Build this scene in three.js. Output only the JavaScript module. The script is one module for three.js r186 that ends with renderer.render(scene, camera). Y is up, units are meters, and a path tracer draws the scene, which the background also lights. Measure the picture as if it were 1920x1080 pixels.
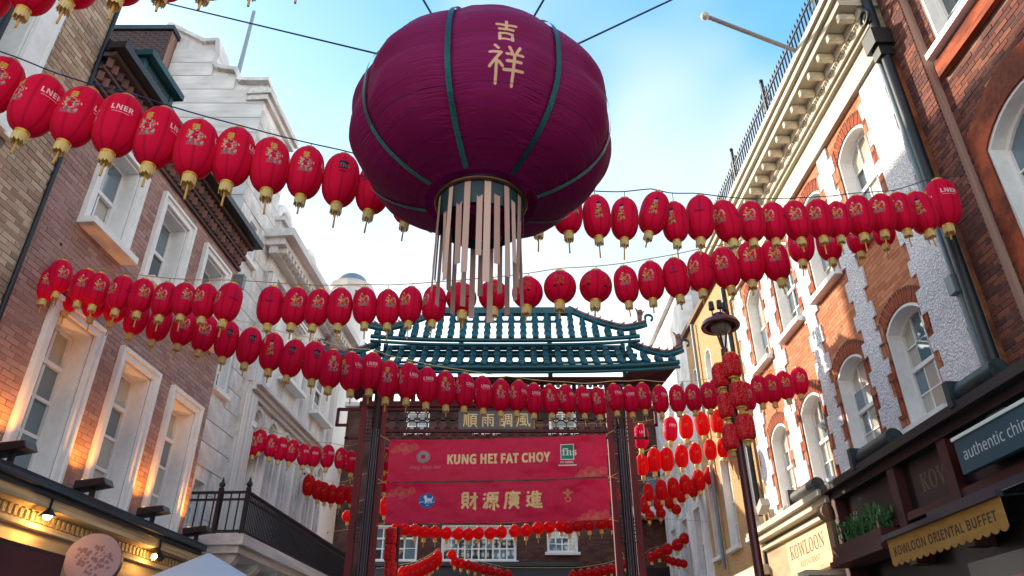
import * as THREE from 'three';
import { mergeGeometries } from 'three/addons/utils/BufferGeometryUtils.js';
import { RoundedBoxGeometry } from 'three/addons/geometries/RoundedBoxGeometry.js';

// ---------------------------------------------------------------- camera, sky, sun, exposure
const scene = new THREE.Scene();
const F = 1360, PITCH = 29.4 * Math.PI / 180, CP = Math.cos(PITCH), SP = Math.sin(PITCH), EYE = 1.65;
const camera = new THREE.PerspectiveCamera(2 * Math.atan(540 / F) * 180 / Math.PI, 16 / 9, 0.05, 2000);
camera.position.set(0, EYE, 0);
camera.rotation.x = PITCH;
const renderer = new THREE.WebGLRenderer();
renderer.toneMapping = THREE.LinearToneMapping;
renderer.toneMappingExposure = 2.85;
renderer.shadowMap.enabled = true;

const SUN_AZ = 52 * Math.PI / 180, SUN_EL = 23 * Math.PI / 180;        // left of the street axis, ahead
const sunDir = new THREE.Vector3(-Math.sin(SUN_AZ) * Math.cos(SUN_EL), Math.sin(SUN_EL), -Math.cos(SUN_AZ) * Math.cos(SUN_EL));
{
  const W = 512, H = 256, data = new Float32Array(W * H * 4), d = new THREE.Vector3();
  const hash = (x, y) => { let h = Math.imul(x, 374761393) + Math.imul(y, 668265263); h = Math.imul(h ^ (h >>> 13), 1274126177); return ((h ^ (h >>> 16)) >>> 0) / 4294967296; };
  const vn = (x, y) => { const i = Math.floor(x), j = Math.floor(y), a = x - i, b = y - j, s = a * a * (3 - 2 * a), t = b * b * (3 - 2 * b); return (hash(i, j) * (1 - s) + hash(i + 1, j) * s) * (1 - t) + (hash(i, j + 1) * (1 - s) + hash(i + 1, j + 1) * s) * t; };
  const fbm = (x, y) => vn(x, y) * .5 + vn(x * 2.1 + 7, y * 2.1 + 3) * .27 + vn(x * 4.3 + 1, y * 4.3 + 9) * .15 + vn(x * 9 + 5, y * 9 + 2) * .08;
  const sd = sunDir;
  for (let j = 0; j < H; j++) for (let i = 0; i < W; i++) {
    const th = ((i + .5) / W - .5) * 2 * Math.PI, ph = ((j + .5) / H - .5) * Math.PI;
    d.set(Math.cos(ph) * Math.cos(th), Math.sin(ph), Math.cos(ph) * Math.sin(th));
    const up = Math.max(d.y, 0), c = d.dot(sd);
    const ST = [[0, 1.2, 1.16, 1.05], [.35, .76, .79, .77], [.5, .27, .375, .44], [.64, .105, .26, .42], [.78, .05, .2, .39], [1.01, .032, .155, .36]];
    let q = 1; while (up > ST[q][0]) q++; const k0 = ST[q - 1], k1 = ST[q], t = (up - k0[0]) / (k1[0] - k0[0]);
    let r = k0[1] + (k1[1] - k0[1]) * t, g = k0[2] + (k1[2] - k0[2]) * t, b = k0[3] + (k1[3] - k0[3]) * t;
    const glow = Math.pow(Math.max(0, c), 5) * .3 + Math.pow(Math.max(0, c), 40) * 2.5;
    r += glow * 1.0; g += glow * .93; b += glow * .78;
    const cl = THREE.MathUtils.smoothstep(fbm(d.x / (d.y + .35) * 2.2 + 11, d.z / (d.y + .35) * 2.2 + 5), .4, .8) * .6 * (up > 0 ? 1 : 0);
    r = r * (1 - cl) + .42 * cl; g = g * (1 - cl) + .45 * cl; b = b * (1 - cl) + .48 * cl;
    if (d.y < 0) { const k = Math.min(1, -d.y * 8); r = r * (1 - k) + .2 * k; g = g * (1 - k) + .19 * k; b = b * (1 - k) + .18 * k; }
    const o = (j * W + i) * 4; data[o] = r; data[o + 1] = g; data[o + 2] = b; data[o + 3] = 1;
  }
  const t = new THREE.DataTexture(data, W, H, THREE.RGBAFormat, THREE.FloatType);
  t.mapping = THREE.EquirectangularReflectionMapping; t.magFilter = THREE.LinearFilter; t.minFilter = THREE.LinearFilter; t.wrapS = THREE.RepeatWrapping; t.needsUpdate = true;
  scene.background = t; scene.environment = t;
}
const sun = new THREE.DirectionalLight(new THREE.Color(1, .87, .68), 2.8);
sun.target.position.set(0, 4, -14); sun.position.copy(sunDir).multiplyScalar(60).add(sun.target.position);
sun.castShadow = true; sun.shadow.mapSize.set(4096, 4096); sun.shadow.radius = 1;
Object.assign(sun.shadow.camera, { left: -32, right: 32, top: 32, bottom: -32, near: 1, far: 140 });
scene.add(sun, sun.target);

// ---------------------------------------------------------------- helpers
let seed = 7;
const rnd = () => { seed = (seed + 0x6d2b79f5) | 0; let t = Math.imul(seed ^ (seed >>> 15), 1 | seed); t = (t + Math.imul(t ^ (t >>> 7), 61 | t)) ^ t; return ((t ^ (t >>> 14)) >>> 0) / 4294967296; };
const rr = (a, b) => a + (b - a) * rnd();
// a photo pixel gives a direction; its distance comes from the wall, string or thing it touches
const ray = (x, y) => { const u = (x - 960) / F, v = (540 - y) / F, d = CP - v * SP; return [u / d, (v * CP + SP) / d]; };
const atz = (x, y, z) => { const [a, b] = ray(x, y); return new THREE.Vector3(a * z, EYE + b * z, -z); };
const proj = (p) => { const Y = p.y - EYE, z = -p.z, dep = z * CP + Y * SP; return [960 + F * p.x / dep, 540 - F * (Y * CP - z * SP) / dep, dep]; };
const used = new Map();
const numbered = (n) => { const k = used.get(n) || 0; used.set(n, k + 1); return k ? n + '_' + String(k).padStart(3, '0') : n; };
function tag(o, label, category, group, kind) { if (label) o.userData.label = label; if (category) o.userData.category = category; if (group) o.userData.group = group; if (kind) o.userData.kind = kind; return o; }
function thing(name, label, category, pos = [0, 0, 0], ry = 0, group) { const g = new THREE.Group(); g.name = numbered(name); g.position.set(...pos); g.rotation.y = ry; scene.add(g); return tag(g, label, category, group); }
function mesh(name, geo, mat, parent) { const m = new THREE.Mesh(geo, mat); m.name = parent ? name : numbered(name); m.castShadow = m.receiveShadow = true; (parent || scene).add(m); return m; }
function sub(name, parent, pos = [0, 0, 0]) { const g = new THREE.Group(); g.name = name; g.position.set(...pos); parent.add(g); return g; }
function structure(name, geo, mat) { const m = mesh(name, geo, mat); m.userData.kind = 'structure'; return m; }
const merge = (list) => mergeGeometries(list.map((g) => { const n = g.index ? g.toNonIndexed() : g; for (const k of Object.keys(n.attributes)) if (!['position', 'normal', 'uv'].includes(k)) n.deleteAttribute(k); return n; }));
const BX = (w, h, d, x = 0, y = 0, z = 0) => { const g = new THREE.BoxGeometry(w, h, d); g.translate(x, y, z); return g; };   // centred box
const B2 = (x0, x1, y0, y1, z0, z1) => BX(x1 - x0, y1 - y0, z1 - z0, (x0 + x1) / 2, (y0 + y1) / 2, (z0 + z1) / 2);
function tube(pts, r, seg = 24, rad = 6) { return new THREE.TubeGeometry(new THREE.CatmullRomCurve3(pts), seg, r, rad, false); }
function bar(a, b, r, n = 6) { const d = b.clone().sub(a), g = new THREE.CylinderGeometry(r, r, d.length(), n); g.translate(0, d.length() / 2, 0); g.applyQuaternion(new THREE.Quaternion().setFromUnitVectors(new THREE.Vector3(0, 1, 0), d.normalize())); g.translate(a.x, a.y, a.z); return g; }
function sq(a, b, w, t) { const d = b.clone().sub(a), g = new THREE.BoxGeometry(w, d.length(), t); g.translate(0, d.length() / 2, 0); g.applyQuaternion(new THREE.Quaternion().setFromUnitVectors(new THREE.Vector3(0, 1, 0), d.normalize())); g.translate(a.x, a.y, a.z); return g; }
const V = (x, y, z) => new THREE.Vector3(x, y, z);
const lathe = (pts, n = 24) => new THREE.LatheGeometry(pts.map(([r, y]) => new THREE.Vector2(r, y)), n);
// smooth tiling noise
const hsh = (x, y, s) => { let h = Math.imul(x, 374761393) + Math.imul(y, 668265263) + Math.imul(s, 2246822519); h = Math.imul(h ^ (h >>> 13), 1274126177); return ((h ^ (h >>> 16)) >>> 0) / 4294967296; };
function tnoise(x, y, per, s) { const i = Math.floor(x), j = Math.floor(y), a = x - i, b = y - j, u = a * a * (3 - 2 * a), v = b * b * (3 - 2 * b), m = (k) => ((k % per) + per) % per; return (hsh(m(i), m(j), s) * (1 - u) + hsh(m(i + 1), m(j), s) * u) * (1 - v) + (hsh(m(i), m(j + 1), s) * (1 - u) + hsh(m(i + 1), m(j + 1), s) * u) * v; }
function fbmT(x, y, per, s, oct = 5) { let r = 0, a = .5, n = 0; for (let o = 0; o < oct; o++) { r += a * tnoise(x * per, y * per, per, s + o); n += a; per *= 2; a *= .55; } return r / n; }
function grayTex(size, f, lo, hi, rep, srgb = true, tint) {
  const d = new Uint8Array(size * size * 4);
  for (let j = 0; j < size; j++) for (let i = 0; i < size; i++) { const v = Math.min(1, Math.max(0, lo + (hi - lo) * f(i / size, j / size))) * 255, o = (j * size + i) * 4; d[o] = v; d[o + 1] = v * (tint ? tint[0] : 1); d[o + 2] = v * (tint ? tint[1] : 1); d[o + 3] = 255; }
  const t = new THREE.DataTexture(d, size, size); t.wrapS = t.wrapT = THREE.RepeatWrapping; t.magFilter = THREE.LinearFilter; t.minFilter = THREE.LinearMipmapLinearFilter; if (srgb) t.colorSpace = THREE.SRGBColorSpace; t.repeat.set(rep, rep); t.needsUpdate = true; return t;
}
const rep = (t, x, y = x) => { const c = t.clone(); c.repeat.set(x, y); c.needsUpdate = true; return c; };
const blotch = grayTex(256, (x, y) => { const a = fbmT(x, y, 4, 1), b = fbmT(x, y, 16, 9, 4); return THREE.MathUtils.smoothstep(a, .25, .75) * .6 + b * .4; }, .68, 1.06, .45);
const soft = grayTex(256, (x, y) => fbmT(x, y, 4, 61) * .6 + fbmT(x, y, 20, 67, 4) * .4, .86, 1.04, .45);
const streak = grayTex(256, (x, y) => THREE.MathUtils.smoothstep(fbmT(x, y * .18, 10, 81), .25, .75) * .6 + fbmT(x, y, 16, 87, 4) * .4, .74, 1.05, .4);
const blotchStrong = grayTex(256, (x, y) => { const a = fbmT(x, y, 3, 21), b = fbmT(x, y, 24, 29, 4); return THREE.MathUtils.smoothstep(a, .3, .7) * .55 + b * .45; }, .45, 1.15, .5);
const grain = grayTex(256, (x, y) => fbmT(x, y, 16, 41, 5), 0, 1, 1.2, false);
const roughcast = grayTex(256, (x, y) => { const a = tnoise(x * 40, y * 40, 40, 3), b = tnoise(x * 90, y * 90, 90, 5); return THREE.MathUtils.smoothstep(a * .65 + b * .45, .35, .8); }, 0, 1, 1.1, false);
const roughcastCol = grayTex(256, (x, y) => { const a = tnoise(x * 40, y * 40, 40, 3), b = tnoise(x * 90, y * 90, 90, 5); return THREE.MathUtils.smoothstep(a * .65 + b * .45, .3, .62) * .75 + fbmT(x, y, 5, 77) * .3; }, .88, 1.03, 1.1);
const std = (hex, rough = .8, o = {}) => new THREE.MeshStandardMaterial({ color: hex, roughness: rough, ...o });
const M = {
  stucco: std('#f0ebe8', .85, { map: rep(streak, .3), bumpMap: grain, bumpScale: .004 }),
  white: std('#f4f1ee', .55, { map: rep(soft, .6), bumpMap: grain, bumpScale: .0015 }),
  paintedFrame: std('#eeeae6', .45),
  cream: std('#efe2c8', .7, { map: rep(blotch, .4), bumpMap: grain, bumpScale: .003 }),
  fasciaCream: std('#d8c09a', .7, { map: rep(blotchStrong, .5), bumpMap: grain, bumpScale: .004 }),
  lead: std('#3a4450', .6, { map: rep(blotchStrong, .8), bumpMap: grain, bumpScale: .006 }),
  slate: std('#3b3a40', .7, { map: rep(blotchStrong, .8), bumpMap: grain, bumpScale: .01 }),
  teal: std('#1d5560', .55, { map: rep(blotch, .7) }),
  mortarMauve: std('#a98a82', .95, { map: rep(blotchStrong, .6), bumpMap: grain, bumpScale: .006 }),
  mortarPale: std('#cdb9a6', .95, { map: rep(blotchStrong, .5), bumpMap: grain, bumpScale: .006 }),
  mortarDark: std('#a98577', .95, { map: rep(blotchStrong, .5), bumpMap: grain, bumpScale: .006 }),
  rubbed: std('#c27850', .85, { map: rep(blotchStrong, .6), bumpMap: grain, bumpScale: .006 }),
  rubbedDark: std('#ad5230', .9, { map: rep(blotchStrong, .7), bumpMap: grain, bumpScale: .008 }),
  roughcast: std('#f2eef0', .95, { map: roughcastCol, bumpMap: roughcast, bumpScale: .018 }),
  tanStucco: std('#c9a071', .95, { map: rep(roughcastCol, .8), bumpMap: roughcast, bumpScale: .012 }),
  black: std('#14161b', .45), ironBlue: std('#0e1524', .4), darkPipe: std('#10141b', .5), leadPipe: std('#6f7f88', .5),
  gateRed: std('#640d18', .65, { map: rep(blotch, 1) }), gateRedBright: std('#7d101c', .65, { map: rep(blotch, 1) }), gateDark: std('#2a0d16', .65),
  gateTeal: std('#0d5f6b', .42, { map: rep(blotch, .9) }), silver: std('#77737c', .5, { metalness: .6 }), ridgePink: std('#a9797a', .6, { map: rep(blotchStrong, 1) }),
  gold: std('#d9a441', .35, { metalness: .75 }), goldCloth: std('#d8a948', .75), goldPale: std('#e3c583', .8),
  wire: std('#2a3350', .6), rope: std('#b98a5c', .9), ropeBlue: std('#30407a', .8),
  glass: new THREE.MeshPhysicalMaterial({ color: '#5c7480', roughness: .04, ior: 1.75, clearcoat: 1, clearcoatRoughness: .03 }),
  glassDark: new THREE.MeshPhysicalMaterial({ color: '#1d2830', roughness: .04, ior: 1.75, clearcoat: 1, clearcoatRoughness: .03 }),
  glassMilky: new THREE.MeshPhysicalMaterial({ color: '#b8b2a4', roughness: .08, ior: 1.6, clearcoat: 1, clearcoatRoughness: .05 }),
  asphalt: std('#8f8880', .95, { map: rep(blotch, .3) }), paving: std('#a39c93', .9, { map: rep(blotch, .4) }),
  maroon: std('#3a0f16', .6, { map: rep(blotch, .8) }), shopDark: std('#1c0d0e', .5, { map: rep(blotch, .8) }), shopRed: std('#4a1214', .5, { map: rep(blotch, .8) }),
};

// ---------------------------------------------------------------- facades: local x along the wall, y up, z out into the street
const L0 = 6.36, LS = .0654, R0 = 6.0, RS = .0224;
class Facade {                                    // side -1: left of the street, +1: right
  constructor(side, sBase, off = 0) {
    this.side = side; this.sg = side < 0 ? 1 : -1; this.sBase = sBase;
    const n = side < 0 ? V(1, 0, LS).normalize() : V(-1, 0, RS).normalize();
    this.pos = side < 0 ? V(-L0 + LS * sBase, 0, -sBase) : V(R0 - RS * sBase, 0, -sBase);
    this.pos.addScaledVector(n, off); this.n = n;
    this.ry = side < 0 ? Math.atan2(1, LS) : -Math.atan2(1, RS);
  }
  x(s) { return this.sg * (s - this.sBase); }
  box(s0, s1, y0, y1, z0, z1) { const a = this.x(s0), b = this.x(s1); return B2(Math.min(a, b), Math.max(a, b), y0, y1, z0, z1); }
  world(s, y, z) { return this.pos.clone().add(V(0, y, 0)).addScaledVector(this.n, z).add(this.side < 0 ? V(LS, 0, -1).multiplyScalar(s - this.sBase) : V(-RS, 0, -1).multiplyScalar(s - this.sBase)); }
  group(name, label, category, group) { return thing(name, label, category, this.pos.toArray(), this.ry, group); }
}
const leftS = (x, y, off = 0) => { const [a, b] = ray(x, y), z = (L0 - off) / (LS - a); return [z, EYE + b * z]; };
const rightS = (x, y, off = 0) => { const [a, b] = ray(x, y), z = (R0 - off) / (a + RS); return [z, EYE + b * z]; };
// outline of an opening with a segmental arch (rise 0: flat), local coordinates
function openingPath(x0, x1, y0, y1, rise, cls = THREE.Path) {
  const p = new cls(); p.moveTo(x0, y0); p.lineTo(x1, y0);
  if (!rise) { p.lineTo(x1, y1); p.lineTo(x0, y1); } else {
    const w = (x1 - x0) / 2, R = (w * w + rise * rise) / (2 * rise), cx = (x0 + x1) / 2, cy = y1 - R, a = Math.asin(Math.min(1, w / R));
    p.lineTo(x1, y1 - rise); for (let k = 1; k <= 12; k++) { const t = a - 2 * a * k / 12; p.lineTo(cx + R * Math.sin(t), cy + R * Math.cos(t)); }
  }
  p.closePath(); return p;
}
const archY = (x, x0, x1, y1, rise) => { if (!rise) return y1; const w = (x1 - x0) / 2, R = (w * w + rise * rise) / (2 * rise), cx = (x0 + x1) / 2, dx = Math.min(w, Math.abs(x - cx)); return y1 - R + Math.sqrt(R * R - dx * dx); };
function wallGeo(x0, x1, y0, y1, thick, openings, top) {
  const s = new THREE.Shape(); s.moveTo(x0, y0); s.lineTo(x1, y0);
  if (top) for (const [x, y] of top) s.lineTo(x, y); else { s.lineTo(x1, y1); s.lineTo(x0, y1); }
  s.closePath();
  for (const o of openings) s.holes.push(openingPath(o.x0, o.x1, o.y0, o.y1, o.rise));
  const g = new THREE.ExtrudeGeometry(s, { depth: thick, bevelEnabled: false, curveSegments: 8 }); g.translate(0, 0, -thick); return g;
}
function ringGeo(o, outer, inner, depth, z) {       // frame around an opening: grown by outer, shrunk by inner
  const s = openingPath(o.x0 - outer, o.x1 + outer, o.y0 - (o.sillless ? .03 : outer), o.y1 + outer, o.rise ? o.rise + outer * .15 : 0, THREE.Shape);
  s.holes.push(openingPath(o.x0 + inner, o.x1 - inner, o.y0 + Math.max(inner, -.015), o.y1 - inner, o.rise ? o.rise * .97 : 0));
  const g = new THREE.ExtrudeGeometry(s, { depth, bevelEnabled: false }); g.translate(0, 0, z); return g;
}
// sash or casement window: lining, frame, bars, one mesh per pane, sill
function windowPart(parent, o, opt = {}) {
  const { cols = 3, rows = 4, recess = .18, glass = M.glass, split = .5, sill = .14, sillMat = M.white, frameMat = M.paintedFrame, lining = M.white, architrave = 0, transom = 0, sillOver = .08, barW = .022 } = opt;
  const g = sub('window', parent), zf = -recess;
  mesh('lining', ringGeo({ ...o, sillless: true }, 0, .04, recess - .004, -recess), lining, g);
  const i = { x0: o.x0 + .04, x1: o.x1 - .04, y0: o.y0 + .04, y1: o.y1 - .04, rise: o.rise ? o.rise * .97 : 0 };
  mesh('frame', ringGeo({ ...i, sillless: true }, 0, .05, .05, zf - .04), frameMat, g);
  const p = { x0: i.x0 + .05, x1: i.x1 - .05, y0: i.y0 + .05, y1: i.y1 - .05, rise: i.rise ? i.rise * .95 : 0 };
  const bars = [], ym = p.y0 + (p.y1 - p.y0) * split, w = p.x1 - p.x0;
  const rowY = []; const lowRows = Math.round(rows * split) || 1, upRows = Math.max(1, rows - lowRows);
  for (let r = 0; r <= lowRows; r++) rowY.push(p.y0 + (ym - p.y0) * r / lowRows);
  const sprung = p.y1 - p.rise * .35;
  for (let r = 1; r <= upRows; r++) rowY.push(r === upRows ? p.y1 : ym + (sprung - ym) * r / upRows);
  for (let c = 1; c < cols; c++) { const x = p.x0 + w * c / cols; bars.push(B2(x - barW / 2, x + barW / 2, p.y0, archY(x, p.x0, p.x1, p.y1, p.rise), zf - .03, zf - .002)); }
  rowY.slice(1, -1).forEach((y, k) => { const rail = k + 1 === lowRows; bars.push(B2(p.x0, p.x1, y - (rail ? .03 : barW / 2), y + (rail ? .03 : barW / 2), zf - .032, zf + (rail ? .022 : -.004))); });
  mesh('glazing_bars', merge(bars), frameMat, g);
  for (let c = 0; c < cols; c++) for (let r = 0; r < rowY.length - 1; r++) {
    const xa = p.x0 + w * c / cols, xb = p.x0 + w * (c + 1) / cols, ya = rowY[r], yb = rowY[r + 1], s = new THREE.Shape(); s.moveTo(xa, ya); s.lineTo(xb, ya);
    if (r === rowY.length - 2 && p.rise) for (let k = 0; k <= 5; k++) { const x = xb + (xa - xb) * k / 5; s.lineTo(x, archY(x, p.x0, p.x1, yb, p.rise)); } else { s.lineTo(xb, yb); s.lineTo(xa, yb); }
    s.closePath(); const q = new THREE.ShapeGeometry(s); q.translate(0, 0, zf - .026 + (r < lowRows ? 0 : .006));
    q.rotateX(rr(-.004, .004)); mesh('pane', q, Array.isArray(glass) ? glass[Math.floor(rnd() * glass.length)] : rnd() < .2 ? M.glassDark : rnd() < .25 ? M.glassMilky : glass, g);
  }
  if (sill) mesh('sill', B2(o.x0 - sillOver, o.x1 + sillOver, o.y0 - .1, o.y0 - .002, -recess, sill), sillMat, g);
  if (architrave) { const a = ringGeo({ ...o, sillless: true }, architrave, -.002, .05, .002), b = ringGeo({ ...o, sillless: true }, architrave, -(architrave - .05), .03, .052); mesh('architrave', merge([a, b]), lining, g); }
  return g;
}
// bricks laid proud of a wall, clipped round its openings; the 300 that show largest are parts, the rest one part
const unitBox = new THREE.BoxGeometry(1, 1, 1);
function bricks(parent, fac, x0, x1, y0, y1, openings, colors, { len = .225, hgt = .075, joint = .011, proud = .008, z = 0, keep = 300 } = {}) {
  parent.updateMatrixWorld(true);
  const list = [], mats = colors.map((c) => std(c, .9, { bumpMap: grain, bumpScale: .004 }));
  for (let r = 0, y = y0; y + hgt <= y1 + .001; r++, y += hgt) {
    const cut = []; const yt = y + hgt - joint;
    for (const o of openings) if (yt > o.y0 && y < o.y1) {
      if (o.rise && y > o.y1 - o.rise) { const w = (o.x1 - o.x0) / 2, R = (w * w + o.rise * o.rise) / (2 * o.rise), dy = y - (o.y1 - R), h = Math.sqrt(Math.max(0, R * R - dy * dy)), c = (o.x0 + o.x1) / 2; cut.push([c - h, c + h]); } else cut.push([o.x0, o.x1]);
    }
    for (let x = x0 - (r % 2 ? len / 2 : 0); x < x1; x += len) {
      let parts = [[Math.max(x, x0), Math.min(x + len - joint, x1)]];
      for (const [a, b] of cut) parts = parts.flatMap(([p, q]) => (b <= p || a >= q ? [[p, q]] : [[p, a], [b, q]].filter(([m, n]) => n - m > .03)));
      for (const [a, b] of parts) if (b - a > .03) list.push({ x: (a + b) / 2, y: (y + yt) / 2, w: b - a, h: hgt - joint, d: proud * rr(.5, 1.5), c: Math.floor(rnd() * colors.length) });
    }
  }
  for (const b of list) { const p = parent.localToWorld(V(b.x, b.y, z)), [px, py, dep] = proj(p); b.score = px > -20 && px < 1940 && py > -20 && py < 1100 ? 1 / dep : 0; }
  list.sort((a, b) => b.score - a.score);
  list.slice(0, keep).forEach((b) => { const m = mesh('brick', unitBox, mats[b.c], parent); m.scale.set(b.w, b.h, b.d + .02); m.position.set(b.x, b.y, z - .01 + b.d / 2); });
  const rest = list.slice(keep); if (!rest.length) return;
  const pos = [], nor = [], col = [], uv = [], bp = unitBox.toNonIndexed(), P = bp.attributes.position.array, N = bp.attributes.normal.array, U = bp.attributes.uv.array, cc = colors.map((c) => new THREE.Color(c));
  for (const b of rest) for (let k = 0; k < 36; k++) { if (N[k * 3 + 2] < -.5) continue; pos.push(b.x + P[k * 3] * b.w, b.y + P[k * 3 + 1] * b.h, z - .01 + b.d / 2 + P[k * 3 + 2] * (b.d + .02)); nor.push(N[k * 3], N[k * 3 + 1], N[k * 3 + 2]); col.push(cc[b.c].r, cc[b.c].g, cc[b.c].b); uv.push(U[k * 2] * b.w + b.x, U[k * 2 + 1] * b.h + b.y); }
  const g = new THREE.BufferGeometry(); g.setAttribute('position', new THREE.Float32BufferAttribute(pos, 3)); g.setAttribute('normal', new THREE.Float32BufferAttribute(nor, 3)); g.setAttribute('color', new THREE.Float32BufferAttribute(col, 3)); g.setAttribute('uv', new THREE.Float32BufferAttribute(uv, 2));
  mesh('brickwork', g, new THREE.MeshStandardMaterial({ vertexColors: true, roughness: .9, bumpMap: grain, bumpScale: .004 }), parent).userData.kind = 'stuff';
}
// brush lettering for the characters that no font here holds: strokes on a 100 x 100 grid
const GLYPH = {
  ji: [[20, 18, 80, 18], [50, 3, 50, 36], [28, 36, 72, 36], [30, 54, 30, 90], [30, 54, 70, 54, 70, 90], [30, 86, 70, 86]],
  xiang: [[22, 4, 30, 13], [10, 24, 38, 24, 10, 60], [27, 44, 27, 97], [33, 48, 43, 57], [58, 6, 65, 20], [85, 4, 77, 20], [52, 26, 93, 26], [54, 44, 90, 44], [47, 64, 97, 64], [72, 26, 72, 99]],
  cai: [[12, 10, 12, 66], [12, 10, 40, 10, 40, 66], [12, 28, 40, 28], [12, 47, 40, 47], [12, 66, 40, 66], [20, 70, 7, 92], [32, 70, 45, 90], [52, 32, 97, 32], [80, 6, 80, 92, 69, 86], [78, 36, 52, 76]],
  yuan: [[10, 14, 20, 22], [6, 38, 16, 46], [7, 90, 22, 60], [32, 12, 95, 12], [34, 12, 32, 50, 23, 94], [62, 16, 56, 28], [47, 30, 47, 60], [47, 30, 83, 30, 83, 60], [47, 45, 83, 45], [47, 60, 83, 60], [65, 62, 65, 96, 57, 91], [50, 70, 39, 90], [80, 70, 93, 88]],
  guang: [[50, 2, 54, 10], [12, 14, 95, 14], [16, 14, 14, 55, 5, 96], [32, 26, 82, 26], [44, 18, 44, 37], [67, 18, 67, 37], [26, 38, 88, 38], [34, 48, 34, 74], [34, 48, 79, 48, 79, 74], [34, 61, 79, 61], [34, 74, 79, 74], [56, 38, 56, 74], [44, 78, 29, 96], [67, 78, 86, 96]],
  jin: [[12, 8, 21, 18], [7, 34, 24, 34, 13, 56, 24, 70], [5, 86, 24, 76, 50, 89, 97, 92], [48, 6, 35, 37], [42, 28, 42, 78], [62, 6, 69, 18], [42, 24, 92, 24], [42, 42, 87, 42], [42, 58, 87, 58], [42, 76, 94, 76], [66, 24, 66, 76]],
  shun: [[12, 14, 10, 60, 3, 92], [24, 18, 24, 82], [38, 8, 38, 96], [49, 12, 97, 12], [71, 12, 64, 25], [54, 26, 54, 74], [54, 26, 91, 26, 91, 74], [54, 42, 91, 42], [54, 58, 91, 58], [54, 74, 91, 74], [64, 78, 49, 96], [80, 78, 96, 96]],
  yu: [[8, 14, 92, 14], [14, 34, 14, 94], [14, 34, 87, 34, 87, 92, 76, 87], [50, 14, 50, 92], [28, 47, 37, 55], [28, 66, 37, 74], [63, 47, 72, 55], [63, 66, 72, 74]],
  diao: [[22, 3, 29, 11], [5, 20, 43, 20], [12, 34, 38, 34], [12, 46, 38, 46], [14, 60, 14, 90], [14, 60, 38, 60, 38, 90], [14, 86, 38, 86], [52, 12, 50, 60, 43, 96], [52, 12, 95, 12, 95, 94, 86, 89], [61, 28, 85, 28], [73, 18, 73, 42], [59, 42, 87, 42], [63, 56, 63, 79], [63, 56, 83, 56, 83, 79], [63, 76, 83, 76]],
  feng: [[20, 10, 18, 60, 5, 94], [20, 10, 80, 10, 83, 70, 97, 94, 99, 80], [34, 26, 67, 23], [34, 40, 34, 62], [34, 40, 66, 40, 66, 62], [34, 62, 66, 62], [50, 26, 50, 84], [29, 85, 71, 80], [62, 70, 73, 90]],
  fu: [[22, 4, 30, 13], [10, 24, 38, 24, 10, 60], [27, 44, 27, 97], [33, 48, 43, 57], [52, 12, 95, 12], [56, 25, 56, 42], [56, 25, 91, 25, 91, 42], [56, 42, 91, 42], [52, 54, 52, 94], [52, 54, 95, 54, 95, 94], [52, 73, 95, 73], [73, 54, 73, 92], [52, 91, 95, 91]],
};
function glyph(c, name, x, y, size, width, style = 'round', stretch = 1) { c.lineWidth = width; c.lineCap = style; c.lineJoin = style === 'round' ? 'round' : 'miter'; for (const s of GLYPH[name]) { c.beginPath(); for (let k = 0; k < s.length; k += 2) c[k ? 'lineTo' : 'moveTo'](x + s[k] / 100 * size, y + s[k + 1] / 100 * size * stretch); c.stroke(); } }
function canvasTex(w, h, draw) { const c = document.createElement('canvas'); c.width = w; c.height = h; draw(c.getContext('2d'), w, h); const t = new THREE.CanvasTexture(c); t.colorSpace = THREE.SRGBColorSpace; t.magFilter = THREE.LinearFilter; t.anisotropy = 8; return t; }

// ---------------------------------------------------------------- ground
structure('road', new THREE.PlaneGeometry(600, 600).rotateX(-Math.PI / 2), M.asphalt);
for (const s of [-1, 1]) { const g = B2(0, 3.1, 0, .13, -40, 12); g.translate(s < 0 ? -6.4 : 3.3, 0, 0); structure('pavement', g, M.paving); }
const toLocal = (grp, geo) => { grp.updateMatrixWorld(true); return geo.applyMatrix4(grp.matrixWorld.clone().invert()); };
const rectO = (f, s0, s1, y0, y1, rise = 0) => { const a = f.x(s0), b = f.x(s1); return { x0: Math.min(a, b), x1: Math.max(a, b), y0, y1, rise }; };
const grow = (o, e) => ({ ...o, x0: o.x0 - e, x1: o.x1 + e, y0: o.y0 - e * .3, y1: o.y1 + e });

// ================================================================ LEFT SIDE
// pale brick house, nearest on the left
{
  const f = new Facade(-1, 5), g = f.group('pale_brick_house', 'pale brown brick house wall with white-surrounded window, beside the mauve brick house', 'house');
  const o = rectO(f, 4.85, 6.25, 7.35, 9.5);
  mesh('wall', wallGeo(f.x(.5), f.x(7.36), 0, 13.5, .4, [o]), M.mortarPale, g);
  bricks(g, f, f.x(2.5), f.x(7.36), 4.2, 11.5, [{ ...grow(o, .3), y0: o.y0 - .1 }], ['#b39a84', '#a88b75', '#c0a78f', '#9c7f6c', '#b18f78', '#c9b199']);
  windowPart(g, o, { cols: 2, rows: 2, recess: .3, architrave: .3, glass: M.glass, frameMat: std('#3a3f48', .4), barW: .05, sill: .2 });
  mesh('corner_drainpipe', new THREE.CylinderGeometry(.03, .03, 9.6, 10).translate(f.x(7.37), 8.7, .03), M.darkPipe, g);
  mesh('roof', f.box(.5, 7.36, 13.5, 13.7, -6, .25), M.slate, g);
}
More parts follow.
